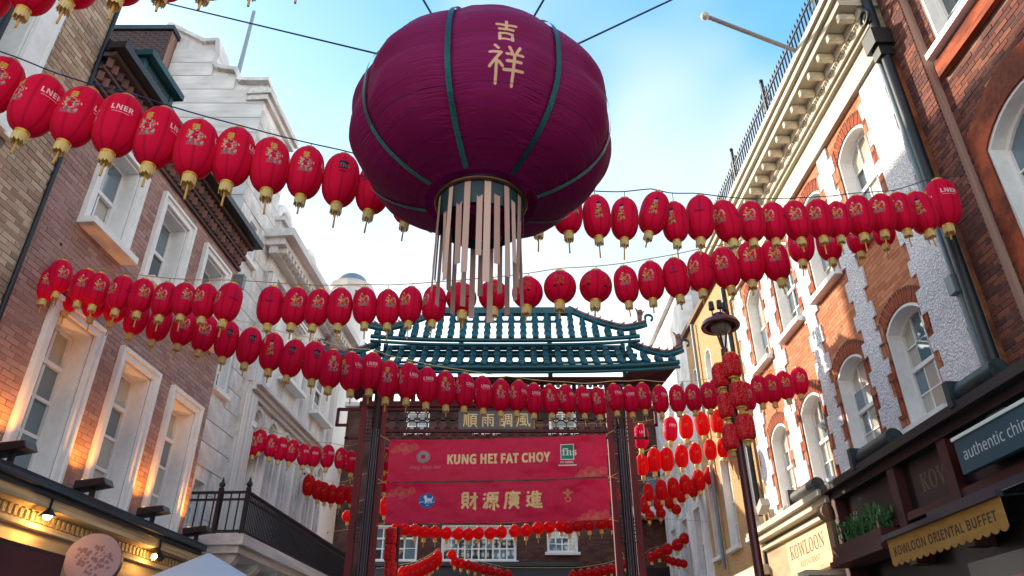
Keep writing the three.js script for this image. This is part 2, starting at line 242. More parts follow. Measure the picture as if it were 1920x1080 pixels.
// mauve brick house
{
  const f = new Facade(-1, 10), g = f.group('mauve_brick_house', 'mauve brown brick house with six white-framed windows over a cream shopfront', 'house');
  const cs = [8.57, 10.15, 11.7], up = cs.map((c) => rectO(f, c - .4, c + .4, 7.28, 8.74)), lo = cs.map((c) => rectO(f, c + .06 - .41, c + .06 + .41, 3.96, 5.98));
  mesh('wall', wallGeo(f.x(7.37), f.x(12.6), 0, 9.75, .4, [...up, ...lo]), M.mortarMauve, g);
  bricks(g, f, f.x(7.37), f.x(12.6), 3.9, 9.15, [...up, ...lo].map((o) => grow(o, .14)), ['#a88279', '#a17c74', '#ad897f', '#99756e', '#a98782', '#a38179', '#b38f85'], { proud: .005, joint: .009 });
  for (const o of up) windowPart(g, o, { cols: 2, rows: 2, recess: .24, architrave: .15, sill: .26, sillOver: .16, split: .55, barW: .03 });
  for (const o of lo) windowPart(g, o, { cols: 2, rows: 4, recess: .24, architrave: .15, sill: .1, split: .75, glass: [M.glassMilky, M.glass, M.glassMilky], barW: .045 });
  // eaves: bands, two dog-tooth courses, gutter, roof
  mesh('eaves_band', merge([f.box(7.37, 12.6, 9.12, 9.18, 0, .06), f.box(7.37, 12.6, 9.36, 9.42, 0, .13), f.box(7.37, 12.6, 9.6, 9.68, 0, .24)]), std('#5d4644', .8, { map: blotchStrong }), g);
  const tooth = new THREE.BoxGeometry(.085, .16, .085).rotateY(Math.PI / 4), tm = [std('#6b4a46', .85), std('#7c544c', .85), std('#59403f', .85)];
  for (const [y, z] of [[9.27, .06], [9.51, .13]]) for (let s = 7.45, k = 0; s < 12.55; s += .135, k++) { const m = mesh('dentil', tooth, tm[k % 3], g); m.position.set(f.x(s), y, z); }
  mesh('gutter', f.box(7.3, 12.68, 9.68, 9.8, .16, .4), M.black, g);
  const roof = new THREE.Shape(); roof.moveTo(.3, 9.72); roof.lineTo(-2.6, 12.6); roof.lineTo(-5.5, 9.72); roof.closePath();
  const rg = new THREE.ExtrudeGeometry(roof, { depth: 5.2, bevelEnabled: false }); rg.rotateY(-Math.PI / 2); rg.translate(f.x(7.38) + 5.2, 0, 0);
  mesh('roof', rg, M.slate, g);
  // dormer
  const d = sub('dormer', g, [f.x(9.2), 1.75, -.1]); d.scale.set(.8, .8, .9);
  mesh('dormer_cheeks', merge([B2(-.62, -.5, 10.05, 11.6, -1.9, -.3), B2(.5, .62, 10.05, 11.6, -1.9, -.3), B2(-.7, .7, 11.6, 11.75, -2, -.14), B2(-.62, .62, 10.0, 10.2, -1.9, -.24), B2(-.5, .5, 11.45, 11.6, -.5, -.32)]), M.teal, d);
  mesh('dormer_frame', merge([B2(-.5, -.42, 10.2, 11.45, -.42, -.34), B2(.42, .5, 10.2, 11.45, -.42, -.34), B2(-.03, .03, 10.2, 11.45, -.42, -.34), B2(-.42, .42, 10.2, 10.28, -.42, -.34), B2(-.42, .42, 11.37, 11.45, -.42, -.34), B2(-.42, .42, 10.8, 10.85, -.42, -.345)]), M.paintedFrame, d);
  for (const s of [-1, 1]) mesh('pane', B2(s > 0 ? .03 : -.42, s > 0 ? .42 : -.03, 10.28, 11.37, -.4, -.39), M.glass, d);
  // chimney wall at the far end of the roof
  const ch = B2(-9.95, -8.25, 9.5, 15.75, -12.75, -12.3); mesh('chimney', toLocal(g, ch), M.mortarDark, g);
  mesh('chimney_coping', toLocal(g, B2(-10.05, -8.2, 15.75, 15.88, -12.8, -12.22)), M.lead, g);
  const cb = []; for (let r = 0; r < 46; r++) for (let x = -9.95 + (r % 2) * .12; x < -8.27; x += .235) cb.push(B2(x, Math.min(-8.25, x + .222), 12.2 + r * .077, 12.2 + r * .077 + .066, -12.3, -12.288 + rr(0, .006)));
  mesh('chimney_bricks', toLocal(g, merge(cb)), std('#5b4a4b', .9, { map: blotchStrong }), g).userData.kind = 'stuff';
  // shopfront below the ledge
  mesh('ledge', merge([f.box(7.37, 12.75, 3.76, 3.86, 0, .42), f.box(7.37, 12.72, 3.7, 3.76, 0, .36)]), M.lead, g);
  mesh('shop_cornice', merge([f.box(7.37, 12.7, 3.58, 3.7, 0, .32), f.box(7.37, 12.66, 3.36, 3.42, 0, .2), f.box(7.37, 12.64, 2.5, 3.58, 0, .1)]), M.fasciaCream, g);
  const tg = new THREE.BoxGeometry(.05, .1, .06); for (let s = 7.45; s < 12.6; s += .1) { const m = mesh('dentil', tg, M.fasciaCream, g); m.position.set(f.x(s), 3.5, .13); }
  mesh('shop_front', f.box(7.37, 12.6, .13, 2.5, .004, .06), M.shopDark, g);
  mesh('hopper_head', merge([f.box(12.5, 12.62, 8.7, 9.0, .02, .2), f.box(12.53, 12.6, 8.2, 8.7, .05, .12)]), M.leadPipe, g);
}
// projecting awning and disc sign of the left shop
{
  const f = new Facade(-1, 8.2), g = f.group('shop_awning', 'dark maroon awning box under the cream fascia', 'awning');
  mesh('hood', f.box(7.2, 9.05, 2.45, 3.1, .1, .5), M.maroon, g); mesh('panel', f.box(7.9, 9.0, 2.5, 3.05, .5, .52), std('#56141c', .6, { map: blotch }), g);
  const c = atz(176, 1052, 9.45), s = thing('disc_sign', 'round mauve sign disc with worn dragon marks projecting above the left shop', 'sign', [c.x, c.y, c.z], .35);
  const tex = canvasTex(256, 256, (x) => { x.fillStyle = '#927680'; x.fillRect(0, 0, 256, 256); x.fillStyle = '#6d4a55'; for (const [cx, cy, n] of [[80, 120, 40], [150, 100, 26], [190, 130, 26], [130, 160, 20]]) for (let k = 0; k < n; k++) { x.beginPath(); x.arc(cx + (rnd() - .5) * 60, cy + (rnd() - .5) * 80, 2 + rnd() * 7, 0, 7); x.fill(); } });
  const face = new THREE.CircleGeometry(.31, 40); face.translate(0, 0, .101); mesh('face', face, std('#ffffff', .6, { map: tex }), s);
  mesh('drum', new THREE.CylinderGeometry(.315, .315, .2, 40).rotateX(Math.PI / 2), std('#4a333a', .6), s); mesh('bracket', B2(-.62, -.28, -.03, .03, -.03, .03), M.black, s);
}
// floodlights on the ledge, lit
{
  const f = new Facade(-1, 10);
  for (const s of [7.86, 9.42, 10.97, 12.42]) {
    const p = f.world(s, 3.86, .36), g = thing('floodlight', 'black wedge floodlight on the lead ledge, washing the mauve bricks with warm light', 'floodlight', p.toArray(), f.ry, 'floodlights along the ledge');
    const w = new THREE.Shape(); w.moveTo(-.2, .1); w.lineTo(.2, .16); w.lineTo(.16, .23); w.lineTo(-.2, .2); w.closePath(); const b = new THREE.ExtrudeGeometry(w, { depth: .2, bevelEnabled: true, bevelSize: .01, bevelThickness: .01, bevelSegments: 1 }); b.rotateY(-Math.PI / 2); b.translate(.1, 0, 0);
    mesh('housing', b, std('#2a1418', .4), g); mesh('bracket', B2(-.02, .02, 0, .12, -.03, .03), M.black, g);
    mesh('lens', B2(-.09, .09, .2, .206, -.14, -.02).translate(0, .016, 0), std('#ffca6a', .5, { emissive: '#ffae45', emissiveIntensity: 2.5 }), g);
    const l = new THREE.SpotLight('#ffa338', 1.5, 4, .95, .8, 2); l.position.set(0, .27, -.09); l.castShadow = true; l.target.position.set(0, 1.6, -.42); g.add(l, l.target);
  }
  const p = f.world(8.75, 3.55, .34), g = thing('downlight', 'small lit lamp hanging beneath the lead ledge', 'lamp', p.toArray(), f.ry);
  mesh('shade', new THREE.ConeGeometry(.1, .12, 16, 1, true), M.black, g); mesh('bulb', new THREE.SphereGeometry(.05, 14, 10).translate(0, -.05, 0), std('#ffe2a8', .5, { emissive: '#ffd38a', emissiveIntensity: 6 }), g); mesh('stem', B2(-.01, .01, .05, .15, -.01, .01), M.black, g);
  const l = new THREE.PointLight('#ffc36a', .4, 6, 2); l.position.set(0, -.13, 0); l.castShadow = true; g.add(l);
  const q = f.world(11.4, 3.5, .34), g2 = thing('spotlight', 'small black spotlight aimed at the cream fascia under the ledge', 'lamp', q.toArray(), f.ry);
  mesh('can', new THREE.CylinderGeometry(.05, .06, .2, 12).rotateZ(1.1), M.black, g2); mesh('arm', B2(-.01, .01, 0, .2, -.01, .01), M.black, g2);
  const l2 = new THREE.PointLight('#ffc36a', .28, 5, 2); l2.position.set(-.14, -.1, 0); l2.castShadow = true; g2.add(l2); mesh('lens', new THREE.CircleGeometry(.045, 14).rotateY(-Math.PI / 2).rotateZ(1.1 - Math.PI / 2 + .47).translate(-.105, -.05, 0), std('#ffe2a8', .5, { emissive: '#ffd38a', emissiveIntensity: 4 }), g2);
}
// white stucco building with Dutch gable
{
  const f = new Facade(-1, 15, -.25), g = f.group('white_stucco_building', 'white stucco building with curved gable, arched windows and round dormers', 'building');
  const small = [[9.9, 10.85], [6.87, 7.75], [4.2, 5.15]].map(([a, b]) => rectO(f, 13.12, 13.6, a, b));
  mesh('wall', wallGeo(f.x(12.62), f.x(14.3), 0, 13.9, .35, small), M.stucco, g);
  for (const o of small) windowPart(g, o, { cols: 2, rows: 3, recess: .16, sill: .1, barW: .02 });
  for (let y = .2; y < 13.4; y += .43) { let parts = [[f.x(12.6), f.x(14.3)]]; for (const o of small) if (y + .41 > o.y0 - .1 && y < o.y1 + .04) parts = parts.flatMap(([a, b]) => [[a, o.x0 - .04], [o.x1 + .04, b]]); for (const [a, b] of parts) mesh('stone_course', B2(a, b, y, y + .41, 0, .025), M.stucco, g); }
  mesh('parapet_coping', merge([f.box(12.5, 14.4, 13.75, 13.9, -.4, .1), f.box(12.45, 14.45, 13.9, 14.05, -.4, .18)]), M.stucco, g);
  // gable towards the camera, course by course
  const zG = 12.62, out = [[383, 83], [407, 82], [407, 110], [401, 124], [407, 132], [424, 136], [442, 138], [450, 157], [470, 159]].map(([x, y]) => { const p = atz(x, y, zG); return [p.x, p.y]; });
  out.push([f.world(zG, 0, 0).x, out[out.length - 1][1]], [f.world(zG, 0, 0).x, 8]);
  const xr = (y) => { for (let k = 1; k < out.length; k++) if (y <= out[k - 1][1] && y >= out[k][1]) { const t = (out[k - 1][1] - y) / Math.max(1e-6, out[k - 1][1] - out[k][1]); return out[k - 1][0] + (out[k][0] - out[k - 1][0]) * t; } return y > out[0][1] ? out[0][0] : out[out.length - 1][0]; };
  const top = atz(318, 54, zG), xl = -11, topL = [[xl, top.y + .05], [top.x, top.y + .05], ...out];
  const sh = new THREE.Shape(); sh.moveTo(xl, 8); topL.forEach(([x, y]) => sh.lineTo(x, y)); sh.closePath();
  const gg = new THREE.ExtrudeGeometry(sh, { depth: .5, bevelEnabled: false }); gg.translate(0, 0, -zG - .5); mesh('gable', toLocal(g, gg), M.stucco, g);
  for (let y = 9.3; y < top.y - .2; y += .44) { const a = Math.min(xr(y), xr(y + .42)), yTop = y + .42; if (yTop < out[0][1] || a < out[0][0] + .01) mesh('stone_course', toLocal(g, B2(xl, Math.max(xl + .3, Math.min(a, yTop > out[0][1] ? top.x : 99)), y, yTop, -zG, -zG + .025)), M.stucco, g); }
  const cop = topL.slice(1, -1); for (let k = 0; k < cop.length - 1; k++) { const [ax, ay] = cop[k], [bx, by] = cop[k + 1], l = Math.hypot(bx - ax, by - ay); if (l < .03) continue; const nx = -(by - ay) / l * .1, ny = (bx - ax) / l * .1, e = .05 / l, ex = (bx - ax) * e, ey = (by - ay) * e, q = new THREE.Shape(); q.moveTo(ax - ex, ay - ey); q.lineTo(bx + ex, by + ey); q.lineTo(bx + ex + nx, by + ey + ny); q.lineTo(ax - ex + nx, ay - ey + ny); q.closePath(); const eg = new THREE.ExtrudeGeometry(q, { depth: .68 + k * .004, bevelEnabled: false }); eg.translate(0, 0, -zG - .58 + k * .002); mesh('coping', toLocal(g, eg), M.stucco, g); }
  mesh('finial_block', toLocal(g, B2(-7.3, -6.75, 13.9, 14.9, -13.6, -12.75)), M.stucco, g);
  mesh('roof', toLocal(g, B2(-12, -6.6, 12.2, 12.8, -20.2, -13.3)), M.slate, g);
  mesh('flank_block', toLocal(g, B2(-11, -6.2, 8, 12.2, -20, -13.2)), M.stucco, g);
  // main front with cornice, sash windows, arcade
  const f2 = f, s0 = 14.3, s1 = 20.0, z = .12;
  const sash = [[15.85, 16.95], [18.2, 19.3]].map(([a, b]) => rectO(f2, a, b, 8.2, 9.85)), arch = []; for (let s = 14.75; s < 19.8; s += .9) arch.push(rectO(f2, s, s + .52, 4.15, 7.05, .26));
  const wg = wallGeo(f2.x(s0), f2.x(s1), 0, 10.75, .4, [...sash, ...arch]); wg.translate(0, 0, z); mesh('front_wall', wg, M.stucco, g);
  const shift = sub('upper_front', g, [0, 0, z]);
  shift.name = 'front_windows';
  for (const o of sash) windowPart(g, o, { cols: 2, rows: 4, recess: .14, sill: .26, sillOver: .12, architrave: .12 }).position.z = z;
  for (const o of arch) { const w = windowPart(g, o, { cols: 2, rows: 5, recess: .22, sill: 0, glass: M.glassMilky }); w.position.z = z; mesh('arch_moulding', ringGeo({ ...o, sillless: true }, .09, -.002, .05, .002), M.stucco, w); }
  g.remove(shift);
  for (let s = 14.62; s < 20; s += .9) mesh('pilaster', merge([f2.box(s - .07, s + .07, 4.15, 6.55, z, z + .12), f2.box(s - .1, s + .1, 6.55, 6.68, z, z + .16)]), M.white, g);
  mesh('string_course', merge([f2.box(s0, s1, 7.28, 7.38, z, z + .18), f2.box(s0, s1, 7.38, 7.46, z, z + .28), f2.box(s0, s1, 7.18, 7.28, z, z + .1)]), M.stucco, g);
  mesh('cornice', merge([f2.box(s0 - .25, s1, 10.5, 10.68, z, z + .2), f2.box(s0 - .32, s1, 10.68, 10.85, -.3, z + .38), f2.box(s0 - .42, s1, 10.85, 11.05, -.3, z + .58), f2.box(s0 - .1, s1, 10.1, 10.2, z, z + .1), f2.box(s0, s1, 11.05, 11.55, -.4, z + .05), f2.box(s0 - .05, s1, 11.55, 11.67, -.45, z + .14)]), M.stucco, g);
  const md = new THREE.BoxGeometry(.1, .13, .2); for (let s = s0 - .1; s < s1; s += .22) { const m = mesh('modillion', md, M.stucco, g); m.position.set(f2.x(s), 10.61, z + .28); }
  for (const [a, b, c, d, e] of [[14.25, 14.6, 7.46, 10.1, .1], [17.35, 17.7, 7.46, 10.1, .1], [19.7, 20, 7.46, 10.1, .1], [14.25, 14.62, 0, 7.18, .14]]) mesh('pier', f2.box(a, b, c, d, z, z + e), M.stucco, g);
  for (const s of [15.3, 17.4]) {                        // round dormers
    const d = sub('round_dormer', g, [f2.x(s), 11.55, -.35]);
    mesh('dormer_roof', merge([new THREE.CylinderGeometry(.52, .52, 1.1, 28, 1, false, -Math.PI / 2, Math.PI).rotateX(Math.PI / 2).translate(0, .55, -.5), B2(-.52, .52, 0, .55, -1.05, .05)]), M.teal, d);
    mesh('surround', new THREE.TorusGeometry(.42, .12, 10, 32).translate(0, .56, .1), M.white, d);
    mesh('pane', new THREE.CircleGeometry(.36, 28).translate(0, .56, .075), M.glass, d);
    mesh('scroll', merge([new THREE.TorusGeometry(.13, .07, 8, 18).translate(-.52, .1, .1), new THREE.TorusGeometry(.13, .07, 8, 18).translate(.52, .1, .1), B2(-.66, .66, -.1, .06, -.1, .2)]), M.white, d);
  }
  // balcony
  const b = sub('balcony', g);
  mesh('deck', merge([f2.box(13.0, 20.1, 3.92, 4.1, 0, 1.15), f2.box(13.1, 20.1, 3.8, 3.92, 0, 1.05)]), M.stucco, b);
  for (let s = 13.5; s < 20; s += 1.05) { const k = new THREE.Shape(); k.moveTo(0, 0); k.lineTo(.95, 0); k.quadraticCurveTo(.9, -.22, .6, -.22); k.quadraticCurveTo(.3, -.25, .22, -.5); k.lineTo(0, -.55); k.closePath(); const e = new THREE.ExtrudeGeometry(k, { depth: .2, bevelEnabled: false }); e.rotateY(-Math.PI / 2); e.translate(f2.x(s), 3.8, 0); mesh('bracket', e, M.stucco, b); }
  const zb = 1.05, rt = 4.85;
  mesh('rail', merge([f2.box(13.1, 20.05, rt - .04, rt, zb - .03, zb + .03), f2.box(13.1, 20.05, rt - .16, rt - .13, zb - .015, zb + .015), f2.box(13.1, 20.05, 4.14, 4.18, zb - .015, zb + .015), f2.box(13.08, 13.14, rt - .04, rt, 0, zb), f2.box(13.08, 13.14, 4.14, 4.18, 0, zb), f2.box(13.08, 13.14, rt - .16, rt - .13, 0, zb)]), M.ironBlue, b);
  const bal = new THREE.CylinderGeometry(.014, .014, .7, 5); for (let s = 13.2; s < 20; s += .075) { const m = mesh('baluster', bal, M.ironBlue, b); m.position.set(f2.x(s), 4.49, zb); }
  for (let k = 1; k < 7; k++) { const m = mesh('baluster', bal, M.ironBlue, b); m.position.set(f2.x(13.11), 4.49, zb * k / 7); }
  for (const [s, zz] of [[13.11, zb], [13.11, .55], [20, zb]]) mesh('newel', merge([f2.box(s - .035, s + .035, 4.1, rt + .06, zz - .035, zz + .035), new THREE.SphereGeometry(.055, 10, 8).translate(f2.x(s), rt + .12, zz), new THREE.ConeGeometry(.03, .1, 8).translate(f2.x(s), rt + .22, zz)]), M.ironBlue, b);
}
{ // flagpole on the white gable
  const a = atz(446, 140, 13.1), b = atz(470, 22, 13.1); b.x = a.x; const p = thing('rooftop_pole', 'bare grey pole standing on the white curved gable', 'pole', [a.x, a.y - .6, a.z]);
  mesh('shaft', new THREE.CylinderGeometry(.045, .06, b.y - a.y + .6, 12).translate(0, (b.y - a.y + .6) / 2, 0), std('#8b96a3', .5), p); mesh('foot', new THREE.CylinderGeometry(.14, .2, .5, 14).translate(0, .25, 0), M.stucco, p);
}
{ // parasol in front of the white building
  const c = atz(392, 1036, 10.2), g = thing('parasol', 'pale blue-white parasol canopy below the black balcony', 'parasol', [c.x, 0, c.z], .3), h = c.y, r = 1.5, P = [], I = [];
  const n = 8; for (let k = 0; k < n; k++) { const a = k / n * Math.PI * 2, a2 = (k + 1) / n * Math.PI * 2, am = (a + a2) / 2, q = (ang, t, sag) => [Math.cos(ang) * r * t, h - .75 * t - sag, Math.sin(ang) * r * t];
    const sh = []; for (let t = 0; t < 6; t++) { const u = t / 6, v = (t + 1) / 6; sh.push(q(a, u, 0), q(am, v * .97, .05 * v), q(am, u * .97, .05 * u), q(a, u, 0), q(a, v, 0), q(am, v * .97, .05 * v), q(am, u * .97, .05 * u), q(am, v * .97, .05 * v), q(a2, v, 0), q(am, u * .97, .05 * u), q(a2, v, 0), q(a2, u, 0)); }
    const geo = new THREE.BufferGeometry(); geo.setAttribute('position', new THREE.Float32BufferAttribute(sh.flat(), 3)); geo.setAttribute('uv', new THREE.Float32BufferAttribute(sh.flatMap(([x, , z]) => [x, z]), 2)); geo.computeVertexNormals();
    mesh('canopy_panel', geo, new THREE.MeshPhysicalMaterial({ color: '#c9d3e2', roughness: .9, transmission: .15, side: THREE.DoubleSide }), g); }
  mesh('pole', new THREE.CylinderGeometry(.025, .03, h, 10).translate(0, h / 2, 0), M.silver, g);
}
{ // unseen block, added behind the white building to shade the near right-hand fronts
  const g = thing('shade_block', 'tall plain unseen block added behind the white stucco building to cast shade', 'building', [-16, 0, -19.3]);
  mesh('wall', B2(-5, 4.6, 0, 17.5, -5.2, 5.2), M.stucco, g); mesh('roof', B2(-5.1, 4.7, 17.5, 17.9, -5.3, 5.3), M.slate, g);
}
{ // domed turret far behind
  const c = atz(660, 540, 32), g = thing('domed_turret', 'pale round turret with grey dome rising beyond the gate', 'tower', [c.x, 0, c.z]), h = c.y;
  mesh('drum', new THREE.CylinderGeometry(.95, .95, h - .2, 32).translate(0, (h - .2) / 2, 0), M.stucco, g);
  mesh('cornice', new THREE.CylinderGeometry(1.12, 1.0, .3, 32).translate(0, h - .2, 0), M.stucco, g);
  mesh('dome', new THREE.SphereGeometry(.85, 32, 14, 0, Math.PI * 2, 0, Math.PI / 2).scale(1, .95, 1).translate(0, h - .05, 0), std('#8796a8', .5, { map: blotch }), g);
  for (let k = 0; k < 8; k++) { const a = k / 8 * Math.PI * 2 + .2; mesh('window', new THREE.BoxGeometry(.3, .8, .1).rotateY(Math.PI / 2 - a).translate(Math.cos(a) * .93, h - 1, Math.sin(a) * .93), M.glassDark, g); }
}
// ================================================================ RIGHT SIDE
// orange brick house with roughcast strips
{
  const f = new Facade(1, 12), g = f.group('orange_brick_house', 'orange brick house with white roughcast strips, arched sash windows and cream cornice', 'house');
  const cols = [[9.1, 10.12], [10.92, 11.94], [12.7, 13.7], [14.5, 15.45]];
  const lo = cols.map(([a, b]) => rectO(f, a, b, 5.0, 6.72, .2)), up = cols.map(([a, b]) => rectO(f, a, b, 8.15, 10.1, .22));
  mesh('wall', wallGeo(f.x(16.3), f.x(8.02), 0, 10.45, .4, [...lo, ...up]), M.rubbed, g);
  for (const o of lo) windowPart(g, o, { cols: 3, rows: 4, recess: .2, sill: .16, split: .5, glass: [M.glass, M.glassMilky] });
  for (const o of up) windowPart(g, o, { cols: 3, rows: 4, recess: .2, sill: .16, split: .5, glass: [M.glassMilky, M.glass] });
  for (const o of [...lo, ...up]) { const n = 11, c = (o.x0 + o.x1) / 2, w = (o.x1 - o.x0) / 2, R = (w * w + o.rise * o.rise) / (2 * o.rise), cy = o.y1 - R, a = Math.asin(w / R) + .06; for (let k = 0; k < n; k++) { const t = -a + 2 * a * (k + .5) / n, b = new THREE.BoxGeometry(2 * a / n * R * .93, .24, .02); b.translate(0, R + .125, 0); b.rotateZ(-t); b.translate(c, cy, .004); mesh('brick_voussoir', b, M.rubbedDark, g); } }
  bricks(g, f, f.x(16.25), f.x(8.05), 4.8, 10.44, [...lo, ...up].map((o) => grow(o, .01)), ['#c07a56', '#b8704c', '#c8835f', '#b06845', '#c27e5c', '#bb7450'], { proud: .004, joint: .007 });
  // brick quoins beside the windows, toothed into the roughcast
  const q = (x0, x1, y) => { const m = mesh('quoin', unitBox, rnd() < .5 ? M.rubbed : M.rubbedDark, g); m.scale.set(x1 - x0, .29, .04); m.position.set((x0 + x1) / 2, y + .15, .004); };
  for (const o of [...lo, ...up]) for (let k = 0, y = o.y0 - .1; y < o.y1 - .1; k++, y += .3) { const e = k % 2 ? .2 : .12; q(o.x0 - e, o.x0 - .004, y); q(o.x1 + .004, o.x1 + e, y); }
  for (const [a, b] of [[8.22, 8.98], [10.28, 10.76], [12.07, 12.53], [13.85, 14.33], [15.62, 16.2]]) {
    const sh = new THREE.Shape(), x0 = f.x(b), x1 = f.x(a), L = [], Rr = []; for (let y = 4.9, k = 0; y < 10.42; k++) { const h = rr(.22, .38), e1 = (k % 2 ? .07 : -.05) * rr(.6, 1.4), e2 = (k % 2 ? .07 : -.05) * rr(.6, 1.4), y1 = Math.min(10.42, y + h); L.push([x0 - e1, y], [x0 - e1 + rr(-.02, .02), y1]); Rr.push([x1 + e2, y], [x1 + e2 + rr(-.02, .02), y1]); y = y1; }
    Rr.forEach(([x, y], k) => sh[k ? 'lineTo' : 'moveTo'](x, y)); L.reverse().forEach(([x, y]) => sh.lineTo(x, y)); sh.closePath();
    mesh('roughcast_strip', new THREE.ExtrudeGeometry(sh, { depth: .035, bevelEnabled: false }), M.roughcast, g);
  }
  mesh('frieze', merge([f.box(8.0, 16.3, 10.45, 10.56, -.4, .1), f.box(8.0, 16.3, 10.56, 10.95, -.4, .06), f.box(8.0, 16.3, 10.95, 11.02, -.4, .14)]), M.cream, g);
  mesh('cornice', merge([f.box(8.0, 16.3, 11.02, 11.16, -.4, .2), f.box(7.95, 16.3, 11.36, 11.5, -.4, .56), f.box(7.95, 16.3, 11.5, 11.62, -.4, .64), f.box(7.95, 16.3, 11.62, 11.75, -.4, .7), f.box(8.0, 16.3, 11.16, 11.36, -.4, .24)]), M.cream, g);
  const mo = new RoundedBoxGeometry(.11, .15, .28, 2, .03); for (let s = 8.15; s < 16.2; s += .42) { const m = mesh('modillion', mo, M.cream, g); m.position.set(f.x(s), 11.27, .38); }
  const bead = new THREE.SphereGeometry(.026, 6, 5); const beads = []; for (let s = 8.05; s < 16.25; s += .075) beads.push(bead.clone().translate(f.x(s), 11.13, .215)); mesh('bead_moulding', merge(beads), M.cream, g);
  mesh('roof', f.box(8, 16.3, 11.3, 11.7, -7, -.4), M.slate, g);
  // roof railing
  const r = sub('roof_railing', g), zr = .5; mesh('rail', merge([f.box(8.0, 16.2, 12.45, 12.49, zr - .015, zr + .015), f.box(8.0, 16.2, 11.86, 11.89, zr - .012, zr + .012)]), M.ironBlue, r);
  const ba = new THREE.CylinderGeometry(.018, .018, .82, 5), sp = new THREE.ConeGeometry(.02, .09, 5); for (let s = 8.05; s < 16.2; s += .125) { const m = mesh('baluster', ba, M.ironBlue, r); m.position.set(f.x(s), 12.15, zr); const t = mesh('spike', sp, M.ironBlue, r); t.position.set(f.x(s), 12.6, zr); }
  for (const s of [8.6, 11.2, 13.4, 16.1]) mesh('ornate_standard', merge([f.box(s - .03, s + .03, 11.75, 12.9, zr - .03, zr + .03), ...[-1, 1].flatMap((k) => [new THREE.TorusGeometry(.1, .014, 6, 14).translate(f.x(s) + k * .13, 12.3, zr), new THREE.TorusGeometry(.08, .014, 6, 14).translate(f.x(s) + k * .11, 12.02, zr), new THREE.TorusGeometry(.07, .014, 6, 14).translate(f.x(s) + k * .09, 12.62, zr)]), new THREE.SphereGeometry(.05, 8, 6).translate(f.x(s), 12.95, zr)]), M.ironBlue, r);
}
{ // flagpole slanting from the roof railing
  const f = new Facade(1, 12), b = f.world(9.35, 11.75, .5), t = atz(1322, 30, 8.6), g = thing('slanted_flagpole', 'grey flagpole slanting out from the cream cornice over the street', 'pole', b.toArray());
  mesh('shaft', bar(V(0, 0, 0), t.clone().sub(b), .04, 10), std('#8b8a8d', .4), g); mesh('ball', new THREE.SphereGeometry(.075, 12, 10).translate(...t.clone().sub(b).toArray()), std('#c9c4bd', .35), g);
}
{ // drainpipe at the house joint
  const f = new Facade(1, 8), g = f.group('drainpipe', 'black and grey drainpipe between the orange and dark brick houses', 'pipe');
  mesh('black_pipe', new THREE.CylinderGeometry(.075, .075, 7.2, 12).translate(f.x(7.88), 8.3, .14), M.darkPipe, g);
  mesh('grey_pipe', new THREE.CylinderGeometry(.05, .05, 6.4, 12).translate(f.x(8.06), 7.6, .12), M.leadPipe, g);
  mesh('hopper', merge([f.box(7.75, 8.05, 10.3, 10.62, .02, .32), f.box(7.8, 8.0, 10.1, 10.3, .05, .26)]), M.darkPipe, g); mesh('iron_scroll', new THREE.TorusGeometry(.12, .03, 8, 18).translate(f.x(7.9), 11.0, .25), M.darkPipe, g);
  mesh('shoe', merge([f.box(7.8, 8.14, 4.45, 4.75, .05, .28), f.box(7.98, 8.12, 6.1, 6.35, .04, .24)]), M.leadPipe, g);
}
// dark brick house, nearest on the right
{
  const f = new Facade(1, 5), g = f.group('dark_brick_house', 'dark red brick house with white-framed windows, beyond the drainpipe from the orange house', 'house');
  const w1 = rectO(f, 5.85, 7.2, 9.5, 11.6), w2 = rectO(f, 5.5, 7.12, 5.3, 8.0, .34);
  const wg = wallGeo(f.x(7.42), f.x(.5), 0, 13.5, .4, [w1, w2]); wg.translate(0, 0, -.16); mesh('wall', wg, M.mortarDark, g);
  mesh('pier_wall', f.box(7.42, 7.84, 0, 13.5, -.5, 0), M.mortarDark, g);
  const dk = ['#6b3a30', '#5d322b', '#7a4536', '#4f2c2a', '#733f33', '#60392f', '#824c39'];
  bricks(g, f, f.x(7.84), f.x(7.42), 4.6, 12.5, [], dk, { keep: 100, z: 0 });
  const arcY = { ...w2, x0: w2.x0 - .24, x1: w2.x1 + .24, y1: w2.y1 + .42, rise: .4 };
  bricks(g, f, f.x(7.42), f.x(3.5), 4.6, 12.5, [grow(w1, .03), arcY, { ...grow(w1, .12), y0: 9.08, y1: 9.5 }], dk, { keep: 200, z: -.16 });
  mesh('rubbed_arch', (() => { const s = openingPath(w2.x0 - .24, w2.x1 + .24, w2.y0, w2.y1 + .42, .4, THREE.Shape); s.holes.push(openingPath(w2.x0, w2.x1, w2.y0 + .001, w2.y1, w2.rise)); const e = new THREE.ExtrudeGeometry(s, { depth: .03, bevelEnabled: false }); e.translate(0, 0, -.165); return e; })(), M.rubbedDark, g);
  const p1 = windowPart(g, w1, { cols: 3, rows: 4, recess: .2, sill: .2, architrave: 0 }), p2 = windowPart(g, w2, { cols: 3, rows: 4, recess: .2, sill: .2, glass: [M.glassMilky, M.glass] }); p1.position.z = p2.position.z = -.16;
  mesh('sill_band', f.box(5.75, 7.3, 9.1, 9.38, -.17, -.06), M.rubbedDark, g);
  mesh('roof', f.box(.5, 7.84, 13.5, 13.7, -6, .3), M.slate, g);
}
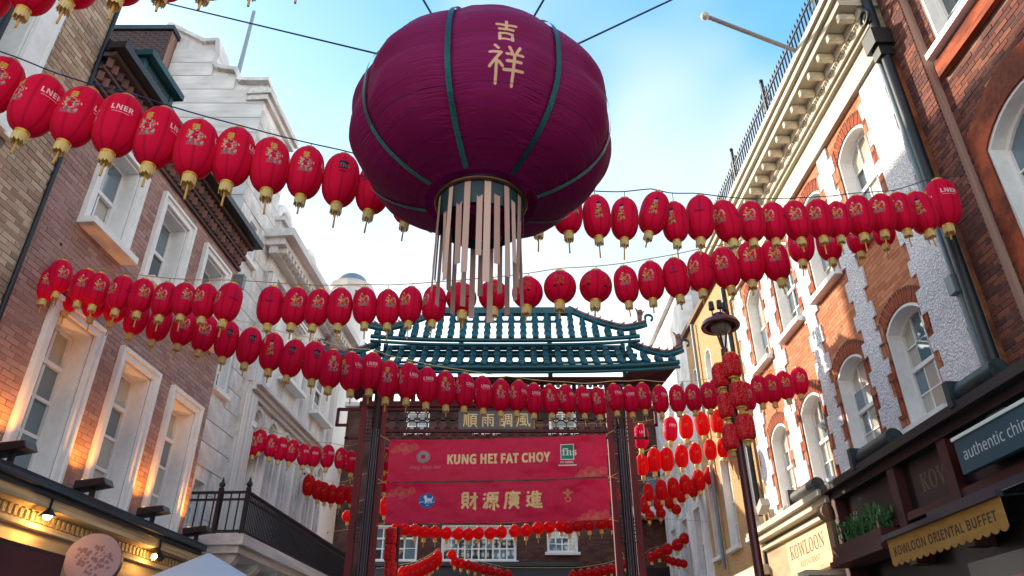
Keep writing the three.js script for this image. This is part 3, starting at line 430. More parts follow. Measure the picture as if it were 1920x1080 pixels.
// shopfronts on the right
{
  const f = new Facade(1, 9), g = f.group('dark_shopfront', 'dark carved shopfront with fascia and ledge below the orange brick house', 'shopfront');
  mesh('ledge', merge([f.box(6.2, 12.4, 4.62, 4.74, 0, .5), f.box(6.2, 12.4, 4.5, 4.62, 0, .38)]), std('#2a1a1c', .6, { map: blotchStrong }), g);
  mesh('fascia', f.box(6.2, 12.3, 3.85, 4.5, 0, .22), M.shopDark, g);
  mesh('fascia_rail', merge([f.box(6.2, 12.35, 3.75, 3.85, 0, .34), f.box(8.9, 9.1, 3.2, 4.62, .1, .36), f.box(10.25, 10.45, 3.2, 4.62, .1, .36), f.box(12.2, 12.4, 3.0, 4.62, .1, .38)]), M.shopRed, g);
  mesh('shop_wall', f.box(6.2, 12.35, 0, 3.75, -.1, .05), M.shopDark, g);
  const redTex = canvasTex(256, 128, (x) => { x.fillStyle = '#20090a'; x.fillRect(0, 0, 256, 128); for (let k = 0; k < 60; k++) { x.fillStyle = ['#7d1110', '#a3201a', '#c9b49a', '#4a0f10', '#2a0b0b'][Math.floor(rnd() * 5)]; x.fillRect(rnd() * 256, 20 + rnd() * 100, 8 + rnd() * 30, 4 + rnd() * 12); } });
  mesh('display_window', f.box(6.4, 9.6, 2.2, 3.1, .05, .09), std('#ffffff', .3, { map: redTex }), g);
  const letters = canvasTex(1024, 128, (x) => { x.fillStyle = '#1d0e10'; x.fillRect(0, 0, 1024, 128); x.strokeStyle = '#6b5433'; x.fillStyle = '#5a452c'; x.font = 'bold 84px serif'; x.fillText('KOWLOON', 60, 94); for (let k = 0; k < 3; k++) glyph(x, ['cai', 'fu', 'feng'][k], 600 + k * 120, 14, 96, 9); });
  mesh('carved_lettering', (() => { const q = new THREE.PlaneGeometry(3.4, .5); q.translate((f.x(6.7) + f.x(10.1)) / 2, 4.17, .224); return q; })(), std('#ffffff', .5, { map: letters }), g);
  for (const [s0, s1, y] of [[7.55, 8.35, 4.86], [10.0, 11.1, 4.86]]) mesh('blind_box', merge([new THREE.CylinderGeometry(.13, .13, s1 - s0, 16).rotateZ(Math.PI / 2).translate(f.x((s0 + s1) / 2), y, .35), f.box(s1 - .06, s1 + .04, y - .17, y + .15, .18, .52), f.box(s0 + .1, s0 + .2, y - .14, y, .1, .4)]), std('#26383c', .5, { map: blotchStrong }), g);
}
{
  const f = new Facade(1, 7.7), g = f.group('teal_sign', 'teal shop sign board with grey lettering and white top edge', 'sign');
  const t = canvasTex(1024, 190, (x) => { x.fillStyle = '#1c4a57'; x.fillRect(0, 0, 1024, 190); x.fillStyle = '#c5cfd2'; x.font = '86px sans-serif'; x.fillText('authentic chinese', 50, 122); });
  const q = new THREE.PlaneGeometry(2.2, .4); q.translate(f.x(7.45), 4.13, .482); mesh('lettering', q, std('#ffffff', .45, { map: t }), g); mesh('board', f.box(6.35, 8.55, 3.93, 4.33, .4, .478), M.teal, g); mesh('top_edge', f.box(6.33, 8.57, 4.33, 4.37, .38, .5), std('#e8efe9', .3), g); mesh('bracket', f.box(8.2, 8.3, 4.0, 4.3, .1, .4), M.black, g);
}
{
  const f = new Facade(1, 8.5), g = f.group('yellow_awning', 'shop awning with pale top and scalloped yellow lettered valance', 'awning');
  const s0 = 7.3, s1 = 9.65, x0 = f.x(s1), x1 = f.x(s0), n = 16;
  const fab = new THREE.BufferGeometry(); fab.setAttribute('position', new THREE.Float32BufferAttribute([x0, 3.66, .35, x1, 3.66, .35, x1, 3.42, 1.0, x0, 3.66, .35, x1, 3.42, 1.0, x0, 3.42, 1.0], 3)); fab.setAttribute('uv', new THREE.Float32BufferAttribute([0, 1, 1, 1, 1, 0, 0, 1, 1, 0, 0, 0], 2)); fab.computeVertexNormals();
  mesh('canopy', fab, std('#b09a8a', .9, { side: THREE.DoubleSide, map: blotch }), g);
  mesh('front_bar', merge([B2(x0 - .03, x1 + .03, 3.38, 3.44, .98, 1.06), B2(x0 - .05, x1 + .05, 3.64, 3.74, .2, .38)]), std('#2b2f3d', .4), g);
  const sh = new THREE.Shape(); sh.moveTo(x0, 3.38); sh.lineTo(x1, 3.38); for (let k = 0; k < n; k++) { const a = x1 + (x0 - x1) * k / n, b = x1 + (x0 - x1) * (k + 1) / n; sh.lineTo(a, 3.1); sh.quadraticCurveTo((a + b) / 2, 3.02, b, 3.1); } sh.closePath();
  const vg = new THREE.ExtrudeGeometry(sh, { depth: .008, bevelEnabled: false }); { const p = vg.attributes.position, uv = vg.attributes.uv; for (let k = 0; k < p.count; k++) uv.setXY(k, (p.getX(k) - x0) / (x1 - x0), (p.getY(k) - 3.02) / .36); } vg.translate(0, 0, 1.0);
  const t = canvasTex(1024, 160, (x) => { x.fillStyle = '#ad843f'; x.fillRect(0, 0, 1024, 160); for (let k = 0; k < 260; k++) { x.fillStyle = `rgba(${120 + rnd() * 60 | 0},${80 + rnd() * 40 | 0},40,.10)`; x.fillRect(rnd() * 1024, rnd() * 160, 20 + rnd() * 80, 4 + rnd() * 30); } x.fillStyle = '#4a3527'; x.font = 'bold 66px sans-serif'; x.fillText('KOWLOON ORIENTAL BUFFET', 40, 92); });
  t.flipY = true; mesh('valance', vg, std('#ffffff', .85, { map: t }), g); mesh('arms', merge([bar(V(x0 + .1, 3.5, .1), V(x0 + .1, 3.4, 1), .015), bar(V(x1 - .1, 3.5, .1), V(x1 - .1, 3.4, 1), .015), B2(x0, x1, 3.4, 3.7, .05, .2)]), M.black, g);
}
{ // window box with greenery
  const f = new Facade(1, 11.3), g = f.group('planter_box', 'long planter with green leafy stems on the dark shop ledge', 'planter');
  mesh('trough', merge([f.box(10.5, 12.15, 3.5, 3.72, .24, .62), f.box(10.45, 12.2, 3.42, 3.5, .2, .68)]), M.shopRed, g);
  const lv = []; for (let k = 0; k < 420; k++) { const q = new THREE.PlaneGeometry(.03, .1); q.translate(0, .05, 0); q.rotateX(rr(-.9, .9)); q.rotateY(rnd() * 6.3); q.translate(f.x(rr(10.6, 12.1)), 3.7 + rnd() * .32, .43 + rr(-.13, .15)); lv.push(q); } mesh('foliage', merge(lv), std('#3f6a38', .8, { side: THREE.DoubleSide }), g).userData.kind = 'stuff';
  const st = []; for (let k = 0; k < 26; k++) { const x = f.x(rr(10.7, 11.9)), z = .43 + rr(-.08, .08); st.push(bar(V(x, 3.68, z), V(x + rr(-.08, .08), 4.02 + rr(0, .12), z), .007, 4)); } mesh('stems', merge(st), std('#b7b49a', .8), g);
}
{ // lit restaurant front beyond
  const f = new Facade(1, 14.3), g = f.group('restaurant_front', 'cream restaurant front with dark raised lettering below the orange brick house', 'shopfront');
  mesh('wall', f.box(12.4, 16.3, 0, 3.6, -.1, .05), M.shopRed, g);
  mesh('cornice', merge([f.box(12.4, 16.35, 4.62, 4.72, 0, .55), f.box(12.4, 16.35, 4.5, 4.62, 0, .45), f.box(12.4, 16.3, 4.36, 4.44, 0, .3)]), M.cream, g);
  mesh('fascia', f.box(12.45, 16.25, 3.62, 4.5, 0, .2), std('#d8b48a', .7, { map: blotch }), g);
  mesh('scroll_console', merge([f.box(12.42, 12.62, 3.5, 4.5, .1, .42), new THREE.CylinderGeometry(.14, .14, .2, 14).rotateZ(Math.PI / 2).translate(f.x(12.52), 4.36, .4), new THREE.CylinderGeometry(.1, .1, .2, 14).rotateZ(Math.PI / 2).translate(f.x(12.52), 3.6, .34)]), std('#a97a5c', .7, { map: blotch }), g);
  const t = canvasTex(1024, 300, (x) => { x.fillStyle = '#d8b48a'; x.fillRect(0, 0, 1024, 300); x.fillStyle = '#3a2a1e'; x.font = 'bold 168px serif'; x.save(); x.scale(.86, 1); x.fillText('KOWLOON', 70, 168); x.restore(); x.font = 'bold 66px serif'; x.fillText('RESTAURANT', 270, 256); });
  const q = new THREE.PlaneGeometry(2.1, .62); q.translate(f.x(14.05), 4.0, .204); mesh('lettering', q, std('#ffffff', .6, { map: t }), g);
  mesh('blind_box', merge([new THREE.CylinderGeometry(.12, .12, 1.1, 16).rotateZ(Math.PI / 2).translate(f.x(13.3), 4.9, .36), f.box(13.8, 13.9, 4.72, 5.05, .2, .5)]), std('#4a4a48', .5, { map: blotchStrong }), g);
  mesh('lower_awning', merge([f.box(12.9, 16.2, 3.42, 3.5, .05, .8), f.box(12.9, 16.2, 3.3, 3.42, .76, .8)]), M.cream, g);
  for (const s of [15.2, 15.9]) mesh('camera', merge([new THREE.BoxGeometry(.34, .16, .18).rotateZ(.4).translate(f.x(s), 5.05, .5), f.box(s - .03, s + .03, 4.72, 5.0, .3, .4)]), std('#b9b0a6', .4), g);
}
// tan house and white house further along, then the far end
{
  const f = new Facade(1, 18.5), g = f.group('tan_house', 'tan rendered house with small arched windows and tall sash windows', 'house');
  const up = [[17.1, 17.75], [18.7, 19.3], [20.2, 20.75]].map(([a, b]) => rectO(f, a, b, 8.7, 10.35, .3)), lo = [[16.9, 17.7], [18.5, 19.3], [20.0, 20.7]].map(([a, b]) => rectO(f, a, b, 4.9, 7.2));
  mesh('wall', wallGeo(f.x(21), f.x(16.3), 0, 11.6, .4, [...up, ...lo]), M.tanStucco, g);
  for (const o of [...up, ...lo]) windowPart(g, o, { cols: 2, rows: 4, recess: .18, sill: .12 });
  mesh('coping', f.box(16.3, 21, 11.6, 11.75, -.45, .12), std('#6b5038', .8), g); mesh('body', f.box(16.3, 21, 0, 11.5, -6, -.4), M.tanStucco, g);
  mesh('drainpipe', new THREE.CylinderGeometry(.07, .07, 9.5, 12).translate(f.x(16.55), 6.2, .12), M.darkPipe, g); mesh('shop', f.box(16.3, 21, 0, 3.9, .002, .3), M.shopRed, g); mesh('shop_ledge', f.box(16.3, 21, 3.9, 4.1, .002, .45), M.cream, g);
  mesh('thin_drainpipe', new THREE.CylinderGeometry(.05, .05, 7, 10).translate(f.x(19.75), 8, .1), M.leadPipe, g);
}
{
  const f = new Facade(1, 23.5), g = f.group('white_far_house', 'white rendered tall house beyond the tan house', 'house');
  const os = []; for (const s of [21.8, 23.4, 25]) for (const y of [4.6, 8.6]) os.push(rectO(f, s, s + .75, y, y + 2));
  mesh('wall', wallGeo(f.x(26.4), f.x(21), 0, 13.5, .4, os), M.stucco, g); for (const o of os) windowPart(g, o, { cols: 2, rows: 4, recess: .15, sill: .12, glass: M.glassDark });
  mesh('coping', f.box(20.95, 26.45, 13.5, 13.68, -6, .15), M.stucco, g); mesh('body', f.box(21, 26.4, 0, 13.4, -6, -.4), M.stucco, g); mesh('vent_box', f.box(20.7, 20.98, 12.2, 12.9, -1.2, -.6), M.lead, g);
}
{ // public house closing the view beyond the gate
  const z = 27, g = thing('end_brick_building', 'dark brown brick building with white casement windows closing the street beyond the gate', 'building', [1, 0, -z]);
  const R = (x0, y0, x1, y1) => { const a = atz(x0, y1, z), b = atz(x1, y0, z); return { x0: a.x - 1, x1: b.x - 1, y0: a.y, y1: b.y, rise: 0 }; };
  const ws = [R(688, 985, 785, 1052), R(826, 985, 968, 1052), R(1026, 990, 1082, 1036), R(760, 772, 806, 812), R(1030, 772, 1080, 812), R(890, 772, 935, 812)], cl = [4, 10, 4, 2, 2, 2];
  mesh('wall', wallGeo(-7.4, 8.5, 0, 11.5, .4, ws), std('#5b3a33', .9, { map: blotchStrong, bumpMap: grain, bumpScale: .006 }), g);
  ws.forEach((o, k) => windowPart(g, o, { cols: cl[k], rows: 3, recess: .14, sill: .15, split: .67, glass: [M.glassDark, M.glass], barW: .05 }));
  bricks(g, null, -4.6, 5.5, 5.6, 9.0, ws.map((o) => grow(o, .05)), ['#5a3a33', '#4f322d', '#66443a', '#5f3d34'], { keep: 120 });
  mesh('body', B2(-7.4, 8.5, 0, 11.4, -6, -.4), M.mortarDark, g); mesh('coping', B2(-7.5, 8.6, 11.5, 11.65, -.6, .2), M.stucco, g);
  const fa = R(690, 1058, 1075, 1100); mesh('shop_fascia', merge([B2(fa.x0, fa.x1, fa.y0, fa.y1, 0, .3), B2(fa.x0 - .1, fa.x1 + .1, fa.y1 - .12, fa.y1 + .02, 0, .45)]), std('#152a34', .4), g);
  const t = canvasTex(256, 64, (x) => { x.fillStyle = '#152a34'; x.fillRect(0, 0, 256, 64); x.fillStyle = '#e9e6e0'; x.font = 'italic bold 50px serif'; x.fillText('Caffè', 60, 46); }); const c = atz(915, 1067, z), q = new THREE.PlaneGeometry(1.2, .3); q.translate(c.x - 1, c.y - .02, .304); mesh('lettering', q, std('#ffffff', .4, { map: t }), g);
  const bl = R(1178, 958, 1300, 974); mesh('balcony_ledge', merge([B2(bl.x0, bl.x1 + 1.5, bl.y0, bl.y1, 0, .7), B2(bl.x0 + .2, bl.x0 + .4, bl.y0 - .8, bl.y0, 0, .3), B2(bl.x1 - .3, bl.x1 - .1, bl.y0 - .8, bl.y0, 0, .3)]), M.stucco, g);
  const gl = R(1215, 895, 1300, 955); mesh('balcony_glass', B2(gl.x0, gl.x1 + 1, gl.y0, gl.y1, .02, .06), M.glass, g); for (let k = 0; k < 12; k++) mesh('balcony_bar', B2(gl.x0 + k * .2, gl.x0 + k * .2 + .025, gl.y0, gl.y0 + .6, .5, .525), M.ironBlue, g);
}
// ================================================================ GATE
const GZ = 15;
{
  const gate = thing('chinese_gate', 'tall red Chinese gate with open teal two-tier roof spanning the street', 'gate', [-.33, 0, -GZ]);
  const ox = .33, X = (x) => x + ox;                         // local x from street x
  for (const [a, b, c, d, e, h] of [[-3.26, -3.125, -2.98, -2.83, -2.8, -2.69], [2.03, 2.16, 2.24, 2.42, 2.47, 2.6]]) {
    for (const [p, q] of [[a, b], [e, h]]) mesh('post', B2(X(p), X(q), 0, 7.75, -.07, .07), M.gateRedBright, gate);
    const cx = (c + d) / 2; mesh('column', new THREE.CylinderGeometry(.105, .11, 7.6, 20).translate(X(cx), 3.8, 0), M.gateDark, gate);
    mesh('column_stripes', merge([-.07, -.025, .03, .075].map((k) => B2(X(cx + k) - .0035, X(cx + k) + .0035, .3, 6.6, .08, .112))), M.silver, gate);
    for (const [y0, y1] of [[6.35, 6.85], [4.3, 4.75]]) { const bs = [], xa = X(a < 0 ? b : b), xb = X(e); for (let k = 0; k <= 5; k++) bs.push(B2(xa + (xb - xa) * k / 5 - .008, xa + (xb - xa) * k / 5 + .008, y0, y1, .07, .1)); for (let k = 0; k <= 6; k++) bs.push(B2(xa, xb, y0 + (y1 - y0) * k / 6 - .008, y0 + (y1 - y0) * k / 6 + .008, .071, .099)); mesh('fretwork', merge(bs), M.gateDark, gate); }
    const sg = a < 0 ? -1 : 1, xo = X(a < 0 ? a : h); mesh('scroll_bracket', merge([B2(Math.min(xo, xo + sg * .5), Math.max(xo, xo + sg * .5), 7.05, 7.11, -.03, .03), B2(xo + sg * .5 - .03, xo + sg * .5 + .03, 6.7, 7.1, -.03, .03), B2(Math.min(xo + sg * .25, xo + sg * .5), Math.max(xo + sg * .25, xo + sg * .5), 6.7, 6.75, -.03, .03), B2(xo + sg * .25 - .025, xo + sg * .25 + .025, 6.4, 6.73, -.03, .03), B2(Math.min(xo, xo + sg * .3), Math.max(xo, xo + sg * .3), 6.42, 6.46, -.03, .03)]), M.gateRed, gate);
  }
  const xl = X(-2.7), xr = X(2.05);
  mesh('beam', merge([B2(X(-3.3), X(2.65), 7.12, 7.24, -.09, .09), B2(xl, xr, 6.56, 6.62, -.05, .05), B2(xl, xr, 7.04, 7.1, -.05, .05), B2(X(-3.3), X(2.65), 7.68, 7.8, -.1, .1)]), M.gateRed, gate);
  // frieze of struts between beam and eave, small round bosses
  for (let x = -3.1; x < 2.6; x += .235) { mesh('strut', B2(X(x) - .045, X(x) + .045, 7.24, 7.68, -.04, .04), M.gateDark, gate); mesh('boss', new THREE.CylinderGeometry(.045, .045, .03, 12).rotateX(Math.PI / 2).translate(X(x + .118), 7.6, .06), M.silver, gate); }
  // lattice band on both sides of the name board: interlocked hexagons
  const lat = (x0, x1, y0, y1) => { const bs = [], n = Math.max(2, Math.round((x1 - x0) / .21)), w = (x1 - x0) / n, h = (y1 - y0) / 2, t = .011; const seg = (ax, ay, bx, by) => bs.push(sq(V(ax, ay, 0), V(bx, by, 0), t * 2, .03));
    for (let k = 0; k < n; k++) for (let r = 0; r < 2; r++) { const x = x0 + k * w, y = y0 + r * h; seg(x + w * .3, y, x + w * .7, y); seg(x + w * .3, y, x, y + h * .3); seg(x + w * .7, y, x + w, y + h * .3); seg(x, y + h * .3, x, y + h * .7); seg(x, y + h * .7, x + w * .3, y + h); seg(x + w, y + h * .7, x + w * .7, y + h); seg(x + w * .3, y + h, x + w * .7, y + h); seg(x, y, x + w * .3, y + h * .28); seg(x + w, y, x + w * .7, y + h * .28); seg(x + w * .5, y, x + w * .5, y + h * .0001 + .001); } return merge(bs); };
  mesh('lattice_panel', lat(xl, X(-1.16), 6.62, 7.04), M.gateDark, gate); mesh('lattice_panel', lat(X(.5), xr, 6.62, 7.04), M.gateDark, gate);
  const fr = []; for (let k = 0, n = 20; k < n; k++) { const x = xl + (xr - xl) * k / n, w = (xr - xl) / n; fr.push(B2(x, x + w * .62, 6.5, 6.525, -.03, .03), B2(x + w * .35, x + w, 6.43, 6.455, -.03, .03), B2(x + w * .35, x + w * .62, 6.38, 6.56, -.02, .02), B2(x + w * .85, x + w * .95, 6.43, 6.56, -.02, .02)); } mesh('fret_strip', merge(fr), M.gateRed, gate);
  mesh('name_board', B2(X(-1.16), X(.5), 6.6, 7.06, -.03, .03), std('#4a3f48', .5), gate);
  const bt = canvasTex(1024, 280, (x) => { x.fillStyle = '#4d424c'; x.fillRect(0, 0, 1024, 280); x.strokeStyle = '#f0cf8a'; ['shun', 'yu', 'diao', 'feng'].forEach((n, k) => glyph(x, n, 60 + k * 238, 36, 190, 17, 'round', 1.08)); });
  mesh('gilded_characters', new THREE.PlaneGeometry(1.62, .44).translate((X(-1.16) + X(.5)) / 2, 6.83, .034), std('#ffffff', .4, { map: bt }), gate);
  // roofs: open frames of tile tubes
  const tier = (x0, x1, xt0, xt1, zt, yt, ze, ye, lift, n, nm) => {
    const cx = (x0 + x1) / 2, hw = (x1 - x0) / 2, htw = (xt1 - xt0) / 2, eY = (x) => ye + lift * Math.pow(Math.abs(x - cx) / hw, 3), P = (x, t) => { const zz = zt + (ze - zt) * t, c = t * t * .35 + t * .65; return V(X(x), yt + (eY(x) - yt) * (1 - Math.pow(1 - t, 1.35)) * 1 + 0 * c, zz); };
    for (let k = 0; k < n; k++) { const x = x0 + (x1 - x0) * (k + .5) / n, over = Math.max(0, (Math.abs(x - (xt0 + xt1) / 2) - htw) / (hw - htw)), t0 = Math.min(.82, over); const pts = [0, .25, .5, .75, 1].map((u) => P(x, t0 + (1 - t0) * u));
      mesh('tile_tube', tube(pts, .066, 8, 8), M.gateTeal, gate); mesh('tile_end', new THREE.SphereGeometry(.07, 10, 8).translate(...pts[4].toArray()), M.gateTeal, gate); for (const u of [.2, .45, .7]) { const q = P(x, t0 + (1 - t0) * u); mesh('tile_ring', new THREE.TorusGeometry(.068, .015, 5, 10).rotateX(.75).translate(q.x, q.y, q.z), M.gateTeal, gate); } }
    const run = (t, dy, r, m) => { const pts = []; for (let k = 0; k <= 14; k++) { const x = x0 + (x1 - x0) * k / 14, over = Math.max(0, (Math.abs(x - (xt0 + xt1) / 2) - htw) / (hw - htw)); if (over > t + .001 && t < .99) continue; const p = P(x, t); p.y += dy; pts.push(p); } mesh('purlin', tube(pts, r, 40, 6), m || M.gateTeal, gate); };
    run(1, -.08, .05); run(1, -.19, .035); run(0, 0, .06); run(.12, -.1, .03); if (zt > .2) run(.5, -.1, .03);
    for (const sg of [-1, 1]) { const hip = [0, .2, .4, .6, .8, 1, 1.12].map((t) => { const x = (sg < 0 ? xt0 : xt1) + ((sg < 0 ? x0 : x1) - (sg < 0 ? xt0 : xt1)) * t, p = P(x, Math.min(1, t)); p.y += .09 + Math.max(0, t - .8) * .3; return p; }); mesh('hip_ridge', tube(hip, .06, 24, 6), M.gateTeal, gate);
      const pk = hip.map((p) => p.clone().add(V(0, .09, 0))); mesh('hip_crest', tube(pk, .035, 24, 6), M.ridgePink, gate);
      for (let k = 0; k < 6; k++) { const p = new THREE.CatmullRomCurve3(pk).getPoint(.1 + k * .14); mesh('crest_fin', new THREE.ConeGeometry(.05, .12, 6).rotateZ(-sg * .6).translate(p.x, p.y + .05, p.z), M.ridgePink, gate); }
      const e = pk[6]; mesh('curled_tip', new THREE.TorusGeometry(.08, .03, 8, 16, 4.6).rotateZ(sg > 0 ? -1 : 0).translate(e.x + sg * .06, e.y + .07, e.z), M.gateTeal, gate);
      const b = new THREE.CatmullRomCurve3(pk).getPoint(.86); mesh('dragon_finial', merge([new THREE.SphereGeometry(.09, 10, 8).scale(.7, 1.3, .7).translate(b.x, b.y + .14, b.z), new THREE.ConeGeometry(.05, .16, 7).rotateZ(sg * .5).translate(b.x - sg * .05, b.y + .32, b.z), new THREE.ConeGeometry(.04, .14, 7).rotateZ(-sg * .7).translate(b.x + sg * .09, b.y + .26, b.z), new THREE.SphereGeometry(.06, 8, 6).translate(b.x + sg * .03, b.y + .27, b.z)]), M.ridgePink, gate); }
    return P;
  };
  tier(-3.1, 2.8, -1.62, 1.32, .1, 9.36, .62, 8.52, .1, 22);
  const PL = tier(-3.9, 3.52, -2.95, 2.62, .28, 8.42, .95, 7.74, .12, 28);
  mesh('ridge_beam', merge([B2(X(-1.7), X(1.4), 9.34, 9.46, .02, .18), B2(X(-1.72), X(1.42), 9.46, 9.51, .05, .15)]), M.gateTeal, gate);
  mesh('roof_frame', merge([B2(X(-3.0), X(2.68), 8.3, 8.42, .0, .12), B2(X(-2.9), X(-2.8), 7.8, 8.6, 0, .1), B2(X(2.45), X(2.55), 7.8, 8.6, 0, .1), B2(X(-1.2), X(-1.1), 7.8, 9.34, 0, .1), B2(X(.8), X(.9), 7.8, 9.34, 0, .1), B2(X(-3.2), X(2.9), 7.86, 7.96, .3, .42)]), M.gateTeal, gate);
  for (const sg of [-1, 1]) { const p = PL(sg < 0 ? -3.9 : 3.52, 1), q = PL(sg < 0 ? -2.7 : 2.45, 1); const s = new THREE.BufferGeometry(), a = p, b = q, c = V(q.x, q.y - .05, 0), d = V(p.x - sg * .5, p.y - .45, 0); s.setAttribute('position', new THREE.Float32BufferAttribute([a, b, c, a, c, d].flatMap((v) => [v.x, v.y - .12, v.z]), 3)); s.setAttribute('uv', new THREE.Float32BufferAttribute(new Array(12).fill(0), 2)); s.computeVertexNormals(); mesh('soffit', s, std('#4a1420', .6, { side: THREE.DoubleSide }), gate); }
  mesh('back_roof_frame', merge([B2(X(-3.6), X(3.3), 7.7, 7.8, -.7, -.6), B2(X(-3.2), X(2.9), 8.5, 8.58, -.45, -.37)]), M.gateTeal, gate);
}
// banners
const crease = canvasTex(1024, 256, (x) => { x.fillStyle = '#808080'; x.fillRect(0, 0, 1024, 256); for (let k = 0; k < 260; k++) { const c = rnd() < .5 ? 30 : 225, X0 = rnd() * 1024, Y0 = rnd() * 256, a = rr(.3, 1.3) * (rnd() < .5 ? 1 : -1), l = 20 + rnd() * 90; x.strokeStyle = `rgba(${c},${c},${c},.2)`; x.lineWidth = 1 + rnd() * 7; x.beginPath(); x.moveTo(X0, Y0); x.lineTo(X0 + Math.cos(a) * l, Y0 + Math.sin(a) * l); x.stroke(); } }); crease.colorSpace = THREE.NoColorSpace;
function banner(name, label, px, z, tex) {
  const [tl, tr, bl, br] = px.map(([x, y]) => atz(x, y, z)), nx = 90, ny = 22, P = [], U = [], I = [];
  for (let j = 0; j <= ny; j++) for (let i = 0; i <= nx; i++) { const u = i / nx, v = j / ny, p = tl.clone().lerp(tr, u).lerp(bl.clone().lerp(br, u), v); const fold = Math.sin(u * 23 + v * 5) * .006 + Math.sin(u * 41 - v * 9) * .004 + (fbmT(u * .9, v * .4, 8, 5, 3) - .5) * .09 + Math.exp(-v * 7) * Math.abs(Math.sin(u * Math.PI * 5)) * .02; p.z += fold; p.y -= Math.sin(u * Math.PI) * .02; P.push(p.x, p.y, p.z); U.push(u, 1 - v); }
  for (let j = 0; j < ny; j++) for (let i = 0; i < nx; i++) { const a = j * (nx + 1) + i; I.push(a, a + nx + 1, a + 1, a + 1, a + nx + 1, a + nx + 2); }
  const g = new THREE.BufferGeometry(); g.setAttribute('position', new THREE.Float32BufferAttribute(P, 3)); g.setAttribute('uv', new THREE.Float32BufferAttribute(U, 2)); g.setIndex(I); g.computeVertexNormals();
  const c = tl.clone().lerp(br, .5); g.translate(-c.x, -c.y, -c.z); const b = thing(name, label, 'banner', c.toArray());
  mesh('sheet', g, new THREE.MeshPhysicalMaterial({ map: tex, roughness: .5, transmission: .2, bumpMap: crease, bumpScale: .007, side: THREE.DoubleSide, specularIntensity: .45 }), b);
  const ties = [[tl, -.22, .12], [tr, .2, .12], [bl, -.2, -.03], [br, .2, -.03]].map(([p, dx, dy]) => bar(p.clone().sub(c), p.clone().sub(c).add(V(dx, dy, -.05)), .006, 4)); mesh('tie', merge(ties), M.goldPale, b);
}
const cloud = (x, cx, cy, s) => { x.strokeStyle = '#e08a6a'; x.lineWidth = 2.2; for (const [dx, dy, r] of [[0, 0, 34], [48, 12, 30], [-46, 14, 28], [92, -4, 26], [20, 30, 26], [-80, 28, 18]]) for (let k = 0; k < 6; k++) { x.beginPath(); x.arc(cx + dx * s, cy + dy * s, Math.max(2, (r - k * 5) * s), 0, 7); x.stroke(); } };
const RED = '#de0f48';
const wear = (x, w, h) => { for (let k = 0; k < 500; k++) { x.fillStyle = `rgba(${rnd() < .5 ? '255,120,150' : '60,0,20'},.035)`; x.beginPath(); x.ellipse(rnd() * w, rnd() * h, 10 + rnd() * 90, 3 + rnd() * 14, rnd() * 3, 0, 7); x.fill(); } };
banner('greeting_banner', 'crimson banner with gold greeting lettering and a grey coin emblem, hung across the gate', [[731, 826], [1136, 815], [725, 903], [1140, 893]], GZ - .14, canvasTex(2048, 400, (x, w, h) => {
  x.fillStyle = RED; x.fillRect(0, 0, w, h); cloud(x, 130, 70, 1.2); cloud(x, 1880, 350, 1.4);
  x.fillStyle = '#a89a98'; x.beginPath(); x.arc(325, 165, 62, 0, 7); x.fill(); x.fillStyle = RED; x.fillRect(303, 143, 44, 44); x.strokeStyle = '#857477'; x.lineWidth = 5; x.beginPath(); x.arc(325, 165, 52, 0, 7); x.stroke();
  x.fillStyle = '#c58a8f'; x.font = 'italic 44px serif'; x.fillText('Feng Shui Inn', 200, 282);
  x.fillStyle = '#ffdfa6'; x.strokeStyle = '#ffdfa6'; x.lineWidth = 5; x.font = 'bold 118px sans-serif'; x.save(); x.translate(545, 240); x.scale(.84, 1.05); x.strokeText('KUNG HEI FAT CHOY', 0, 0); x.fillText('KUNG HEI FAT CHOY', 0, 0); x.restore();
  x.fillStyle = '#eef0ea'; x.fillRect(1612, 78, 128, 150); x.fillStyle = '#2f8a6c'; x.fillRect(1620, 86, 112, 134); x.fillStyle = '#eef0ea'; x.font = 'bold 92px serif'; x.fillText('fhs', 1624, 186); x.fillStyle = '#dfe6e2'; x.font = 'bold 30px sans-serif'; x.fillText('FU HING', 1608, 262); x.fillRect(1590, 274, 170, 12); wear(x, w, h);
}));
